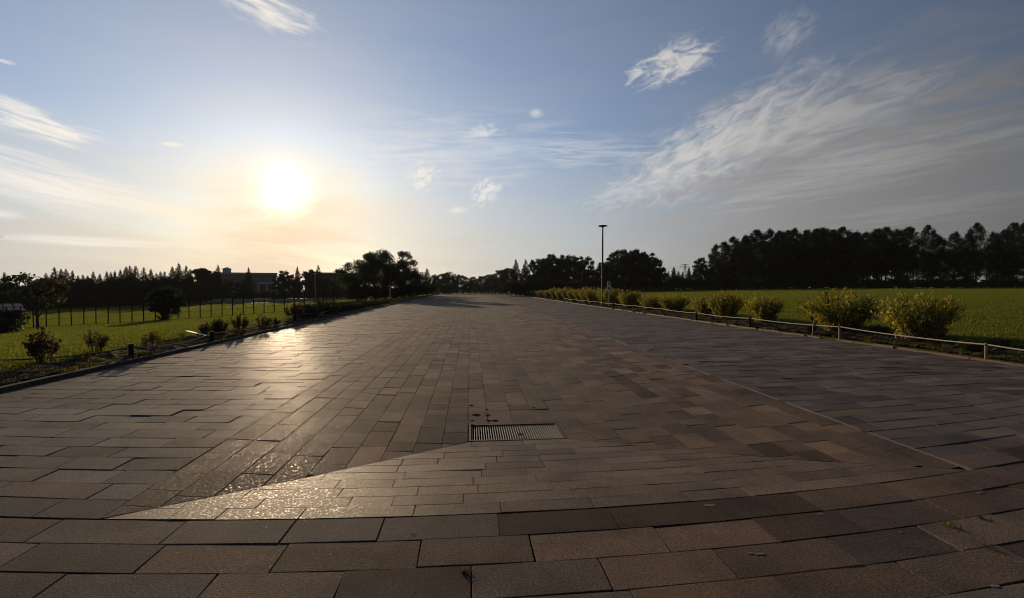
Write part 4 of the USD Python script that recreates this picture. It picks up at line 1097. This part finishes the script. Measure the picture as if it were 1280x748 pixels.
def build_buildings():
    # flat-roofed hall
    d = 150; p = P(298, d); p[2] = -1.7
    S = d / FPX
    rz, fc = face(298); X = lambda px, fc=fc, S_=S: (px - 298) * S_ * fc
    Z = lambda py: 1.5 + (360 - py) * S + 1.7
    t = thing('hall_building', 'wide flat-roofed grey hall with a pale portal beyond the left field', 'building', p, rz)
    wall_box(t, X(252), X(347), 0, 14, 0, Z(343.5), 'wall_grey')
    rf = wall_box(t, X(268), X(348.5), -1.2, 15, Z(343.5), Z(341), 'roof_metal', 'roof')
    wall_box(t, X(278.5), X(289), 3, 7, Z(341), Z(336.5), 'concrete', 'rooftop_hut')
    m = MB(); x0, x1, z0, z1 = X(277), X(290.5), Z(336.5), Z(334)
    m.add([(x0, 2.6, z0), (x1, 2.6, z0), (x1 - 1.4, 2.6, z1), (x0 + 1.6, 2.6, z1), (x0, 7.4, z0), (x1, 7.4, z0), (x1 - 1.4, 7.4, z1), (x0 + 1.6, 7.4, z1)], [[0, 1, 2, 3], [5, 4, 7, 6], [3, 2, 6, 7], [4, 0, 3, 7], [1, 5, 6, 2], [4, 5, 1, 0]])
    m.build('hut_roof', 'roof_metal', t)
    for a in (322.5, 333.0, 342.5):
        wall_box(t, X(a), X(a + 2.2), -2.2, -1.6, 0, Z(355.2), 'concrete', 'portal_column')
    wall_box(t, X(321.5), X(346), -2.4, -1.4, Z(355.2), Z(352.8), 'concrete', 'portal_beam')
    for k, a in enumerate((325.2, 335.6)):
        fr = wall_box(t, X(a), X(a + 7), -0.06, 0.0, 0.3, Z(356), 'wall_dark', 'door_frame')
        wall_box(fr, X(a + 0.4), X(a + 6.6), -0.09, -0.06, 0.35, Z(356.4), 'glass_dark', 'pane')
    for k in range(8):
        a = 256 + k * 8
        fr = wall_box(t, X(a), X(a + 6), -0.05, 0.0, Z(358), Z(349), 'wall_dark', 'window')
        wall_box(fr, X(a + 0.4), X(a + 5.6), -0.08, -0.05, Z(357.5), Z(349.5), 'glass_dark', 'pane')
    # low wing with pale bands, left
    d = 128; p = P(237, d); p[2] = -1.75; S2 = d / FPX
    rz, fc = face(237); X2 = lambda px, fc=fc, S_=S2: (px - 237) * S_ * fc; Z2 = lambda py: 1.5 + (360 - py) * S2 + 1.75
    t = thing('low_wing', 'low dark wing with a pale horizontal band left of the hall', 'building', p, rz)
    wall_box(t, X2(224), X2(254), 0, 8, 0, Z2(361), 'wall_grey'); wall_box(t, X2(223.5), X2(254.5), -0.4, 8.4, Z2(361), Z2(359.5), 'roof_metal', 'roof')
    wall_box(t, X2(226), X2(248), -0.06, 0, Z2(368), Z2(366), 'concrete', 'band')
    for k in range(3):
        fr = wall_box(t, X2(227 + k * 8.5), X2(233 + k * 8.5), -0.05, 0, Z2(365.6), Z2(362), 'wall_dark', 'window'); wall_box(fr, X2(227.5 + k * 8.5), X2(232.5 + k * 8.5), -0.08, -0.05, Z2(365.2), Z2(362.4), 'glass_dark', 'pane')
    # right building
    d = 152; p = P(415, d); p[2] = -1.7; S = d / FPX
    rz, fc = face(415); X3 = lambda px, fc=fc, S_=S: (px - 415) * S_ * fc; Z3 = lambda py: 1.5 + (360 - py) * S + 1.7
    t = thing('long_building', 'long flat-roofed dark building behind the mast, right of the hall', 'building', p, rz)
    wall_box(t, X3(382), X3(452), 0, 12, 0, Z3(343), 'wall_dark'); wall_box(t, X3(381), X3(453), -0.8, 12.8, Z3(343), Z3(341), 'roof_metal', 'roof')
    for k in range(9):
        a = 385 + k * 7.2
        fr = wall_box(t, X3(a), X3(a + 5), -0.05, 0, Z3(352), Z3(346), 'wall_grey', 'window'); wall_box(fr, X3(a + .4), X3(a + 4.6), -0.08, -0.05, Z3(351.6), Z3(346.4), 'glass_dark', 'pane')
    # pale low wall before the hall
    p = P(330, 100)
    t = thing('low_wall', 'long low pale wall before the hall at the field edge', 'wall', (p[0], p[1], p[2]), math.degrees(-YAW))
    for k in range(7):
        MB().box((-9 + k * 3.0, 0, 0.2), (2.98, 0.3, 0.75), ch=0.02).build('panel', 'concrete', t)
    # little house with a reddish roof at the left border
    d = 52; p = P(8, d); S = d / FPX; zb = float(p[2])
    rz, fc = face(8); X4 = lambda px, fc=fc, S_=S: (px - 8) * S_ * fc; Z4 = lambda py: 1.5 + (360 - py) * S - zb
    t = thing('shelter', 'low shelter with a faded red panelled roof at the left border', 'shelter', p, rz)
    z0, z1 = Z4(388.5), Z4(380.5)
    wall_box(t, X4(-30), X4(31), 1.2, 3.4, -0.1, z0, 'wall_dark')
    n = 5; xs = np.linspace(X4(-34), X4(34), n + 1); xt = np.linspace(X4(-34), X4(29), n + 1)
    for r_, (ya, yb, za, zb_) in enumerate(((0, 1.2, z0, (z0 + z1) / 2 - .03), (1.3, 2.5, (z0 + z1) / 2 + .03, z1))):
        for k in range(n):
            a0, a1 = xs[k] * (1 - r_ * .5) + xt[k] * r_ * .5 + .08, xs[k + 1] * (1 - r_ * .5) + xt[k + 1] * r_ * .5 - .08
            b0, b1 = a0 - 0.25, a1 - 0.25
            V = np.array([(a0, ya, za), (a1, ya, za), (b1, yb, zb_), (b0, yb, zb_)]); V = np.vstack([V, V - [0, 0, .06]])
            obj('roof_panel', V, [[0, 1, 2, 3], [7, 6, 5, 4], [0, 4, 5, 1], [1, 5, 6, 2], [2, 6, 7, 3], [3, 7, 4, 0]], 'roof_red', t)
    wall_box(t, X4(-34), X4(32), 0.05, 3.6, z0 - 0.12, z0 - 0.07, 'roof_rib', 'roof_frame')


build_buildings()


def build_pylon():
    d = 330; p = P(856, d); p[2] = 0; h = 1.5 + (360 - 330.5) / FPX * d
    t = thing('electricity_pylon', 'distant lattice electricity pylon showing above the small conifers', 'pylon', p, 8)
    fr = MB()
    for sx in (-1, 1):
        for sy in (-1, 1): fr.tube([(sx * 1.6, sy * 1.6, 0), (sx * 0.25, sy * 0.25, h)], 0.11, 4)
    lv = np.linspace(0, h, 9)
    for a, b in zip(lv[:-1], lv[1:]):
        wa, wb = 1.6 - 1.35 * a / h, 1.6 - 1.35 * b / h
        for s in (-1, 1):
            fr.tube([(-wa, s * wa, a), (wb, s * wb, b)], 0.06, 4); fr.tube([(wa, s * wa, a), (-wb, s * wb, b)], 0.06, 4); fr.tube([(s * wa, -wa, a), (s * wb, wb, b)], 0.06, 4)
    fr.build('lattice', 'pole_grey', t)
    for z, w in ((h - 0.4, 2.8), (h - 2.0, 4.2)):
        m = MB().tube([(-w, 0, z), (w, 0, z)], 0.13, 4); m.tube([(-w, 0, z), (0, 0, z + 0.6), (w, 0, z)], 0.07, 4); arm = m.build('crossarm', 'pole_grey', t)
        for s in (-1, 1): MB().tube([(s * w * 0.9, 0, z), (s * w * 0.9, 0, z - 0.7)], 0.09, 5).build('insulator', 'dark_metal', arm)
    for z, w in ((h - 1.1, 2.5), (h - 2.7, 3.8)):
        for s in (-1, 1):
            MB().tube(sag(np.array([s * w, 0, z]), np.array([s * w - 120, 40, z - 1]), 3.0, 20), 0.03, 3).build('cable', 'dark_metal', t)


build_pylon()

# ------------------------------------------------------------------ damp patch, debris, tufts between the stones, grass
rng = R(61)
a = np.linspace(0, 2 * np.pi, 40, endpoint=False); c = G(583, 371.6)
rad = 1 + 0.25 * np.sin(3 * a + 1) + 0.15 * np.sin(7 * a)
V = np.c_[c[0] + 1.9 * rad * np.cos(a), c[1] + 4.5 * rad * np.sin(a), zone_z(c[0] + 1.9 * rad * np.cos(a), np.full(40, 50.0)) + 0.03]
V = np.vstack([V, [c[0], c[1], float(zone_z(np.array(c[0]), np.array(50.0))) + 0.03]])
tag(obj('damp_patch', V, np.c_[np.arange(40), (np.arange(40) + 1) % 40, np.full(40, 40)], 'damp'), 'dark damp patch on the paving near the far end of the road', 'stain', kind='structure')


def tuft(rng, n, h, spread, pal, w=0.006):
    mb = MB()
    for k in range(n):
        az = rng.uniform(0, 6.28); b = rng.normal(size=2) * spread * 0.35; L = h * rng.uniform(0.5, 1.1); o = rng.uniform(0.15, 0.9) * L
        d = np.array([math.cos(az), math.sin(az)]); s = np.array([-d[1], d[0]]) * w
        p0 = b; p1 = b + d * o * 0.4; p2 = b + d * o
        v = [(*(p0 - s), -0.01), (*(p0 + s), -0.01), (*(p1 + s * .8), L * 0.6), (*(p1 - s * .8), L * 0.6), (*p2, L * (1 - 0.3 * o / L))]
        mb.add(v, [[0, 1, 2], [0, 2, 3], [3, 2, 4]], pal[rng.integers(len(pal))] * rng.uniform(0.7, 1.3))
    return mb


GRASS = np.array([0.92, 1.0, 1.0]) * np.array([(0.125, 0.15, 0.034), (0.15, 0.165, 0.038), (0.10, 0.12, 0.028), (0.18, 0.165, 0.055)])
for px, py, h, s, lab in ((582, 714, .055, .05, 'small green weed tuft in a joint at the bottom of the view'), (1190, 659, .06, .06, 'yellowish grass tuft in a joint, left of the right-hand tufts'), (1176, 654, .03, .05, 'tiny grass tuft beside the yellowish right-hand tuft'), (1226, 649, .05, .06, 'grass tuft in the joint highest on the right'), (1234, 685, .05, .06, 'grass tuft in the joint lowest on the right'), (1215, 678, .03, .05, 'tiny tuft left of the lowest right-hand tuft'), (650, 671, .02, .03, 'tiny moss tuft between two front slabs'), (516, 668, .02, .03, 'tiny dark tuft in a front joint left of the middle')):
    p = G(px, py); t = tuft(rng, 26, h * 0.7, s, GRASS * 0.42 if px != 1190 else GRASS * [0.8, 0.6, 0.5], 0.004).build('grass_tuft', 'grass_blade')
    UsdGeom.Xformable(t).AddTranslateOp().Set(Gf.Vec3d(*map(float, (p[0], p[1], -0.01)))); tag(t, lab, 'weed')
# dark crumbs of moss by the grate
for px, py, s in ((589, 507, .03), (595, 519, .045), (609, 519, .03), (611, 526, .03), (618, 526, .035), (590, 526, .02), (608, 512, .02), (590, 532, .03), (612, 533, .025), (667, 510, .025), (636, 507, .02), (651, 544, .03)):
    d = ray(px, py); tt = (1.5 + DIP) / -d[2]; p = EYE + d * tt
    n = 9; a = np.arange(n) * 2 * np.pi / n; r = s * rng.uniform(0.6, 1.2, n)
    V = np.vstack([np.c_[r * np.cos(a) * 1.3, r * np.sin(a), np.zeros(n)], np.c_[r * .6 * np.cos(a) * 1.3, r * .6 * np.sin(a), np.full(n, 0.24 * s) * rng.uniform(.7, 1.2, n)], [[0, 0, 0.3 * s]]]) + [p[0], p[1], -DIP + 0.002 + (0.004 if py > 535 else 0)]
    k = np.arange(n); k2 = (k + 1) % n
    o = obj('moss_crumb', V, np.vstack([np.c_[k, k2, n + k2], np.c_[k, n + k2, n + k], np.c_[n + k, n + k2, np.full(n, 2 * n)]]), 'joint_dirt')
    tag(o, 'dark crumb of moss lying on the paving around the drain grate', 'moss', 'moss crumbs around the drain grate')
# pale mortar flakes at corners of the right slabs
for px, py, w in ((945, 601, .05), (1025, 643, .05), (887, 632, .07), (950, 693, .05), (938, 692, .04), (1225, 617, .05), (1126, 666, .025), (1060, 612, .05), (1205, 646, .03), (1243, 733, .05), (1019, 514, .09), (1030, 516, .06), (1223, 573, .06)):
    p = G(px, py); n = 7; a = np.arange(n) * 2 * np.pi / n; r = w * rng.uniform(0.28, 0.5, n); an = rng.uniform(0, 3)
    x, y = r * np.cos(a) * 1.5, r * np.sin(a) * 0.6
    V = np.vstack([np.c_[x, y, np.zeros(n)], np.c_[x * .8, y * .8, np.full(n, 0.001)], [[0, 0, 0.0012]]]) + [p[0], p[1], 0.001]
    k = np.arange(n); k2 = (k + 1) % n
    tag(obj('mortar_flake', V, np.vstack([np.c_[k, k2, n + k2], np.c_[k, n + k2, n + k], np.c_[n + k, n + k2, np.full(n, 2 * n)]]), 'mortar'), 'pale flake of old mortar on the slabs at the right', 'mortar flake', 'mortar flakes on the right slabs')


def scatter(name, label, cat, protos, pos, rng, smin, smax):
    pi = UsdGeom.PointInstancer.Define(stage, path_for(name))
    for k, mb in enumerate(protos): mb.build(f'blades_{"abcdefgh"[k]}', 'grass_blade', pi.GetPrim())
    pi.CreatePrototypesRel().SetTargets([c.GetPath() for c in pi.GetPrim().GetChildren()])
    n = len(pos)
    pi.CreateProtoIndicesAttr(Vt.IntArray.FromNumpy(rng.integers(len(protos), size=n).astype(np.int32)))
    pi.CreatePositionsAttr(Vt.Vec3fArray.FromNumpy(pos.astype(np.float32)))
    a = rng.uniform(0, np.pi, n)
    pi.CreateOrientationsAttr(Vt.QuathArray([Gf.Quath(float(math.cos(x)), 0, 0, float(math.sin(x))) for x in a]))
    s = rng.uniform(smin, smax, n)
    pi.CreateScalesAttr(Vt.Vec3fArray.FromNumpy(np.stack([s, s, s * rng.uniform(0.7, 1.3, n)], 1).astype(np.float32)))
    tag(pi.GetPrim(), label, cat, kind='stuff')


rng = R(62)
protos = [tuft(rng, 34, 0.07, 0.30, GRASS, 0.006) for _ in range(6)]
pos = []
for side in (-1, 1):
    n = 75000
    r = np.exp(rng.uniform(math.log(7.0), math.log(115), n)); px = rng.uniform(-60, 640, n) if side < 0 else rng.uniform(640, 1340, n)
    x = EYE[0] + r * (FWD[0] + RIGHT[0] * (px - 640) / FPX); y = r * (FWD[1] + RIGHT[1] * (px - 640) / FPX)
    s = (eL(y) - x - BEDL) if side < 0 else (x - eR(y) - BEDR)
    ok = (s > -0.1) & (s < 75) & (y < 115); pos.append(np.c_[x, y, H(x, y)][ok])
scatter('grass', 'short mown grass blades covering the lawns on both sides', 'grass', protos, np.vstack(pos), rng, 1.0, 1.7)
protos = [tuft(rng, 18, 0.065, 0.16, np.vstack([GRASS * 0.45, BROWN * 0.9, BROWN * 0.6]), 0.006) for _ in range(5)]
pos = []
for e, w, sgn in ((eL, BEDL, -1), (eR, BEDR, 1)):
    y = np.exp(rng.uniform(math.log(5.5), math.log(60), 1500)); u = rng.random(1500); x = e(y) + sgn * (0.12 + w * u)
    pos.append(np.c_[x, y, H(x, y) + 0.02])
scatter('bed_weeds', 'low weeds and dry grass growing in the earth beds', 'weeds', protos, np.vstack(pos), rng, 0.4, 1.3)

# ------------------------------------------------------------------ morning haze
usdkit.material(stage, '/World/Looks/haze_air', {'v': ('principled_volume', {'color': (0.9, 0.92, 0.95), 'density': 0.0001, 'anisotropy': 0.2})}, [], volume='v.volume')
MAT['haze_air'] = UsdShade.Material.Get(stage, '/World/Looks/haze_air')
hz = MB().box((0, 420, 10.0), (2400, 2600, 30.0)).build('haze', 'haze_air')
tag(hz, 'thin pale morning haze lying over the whole place', 'haze', kind='stuff')
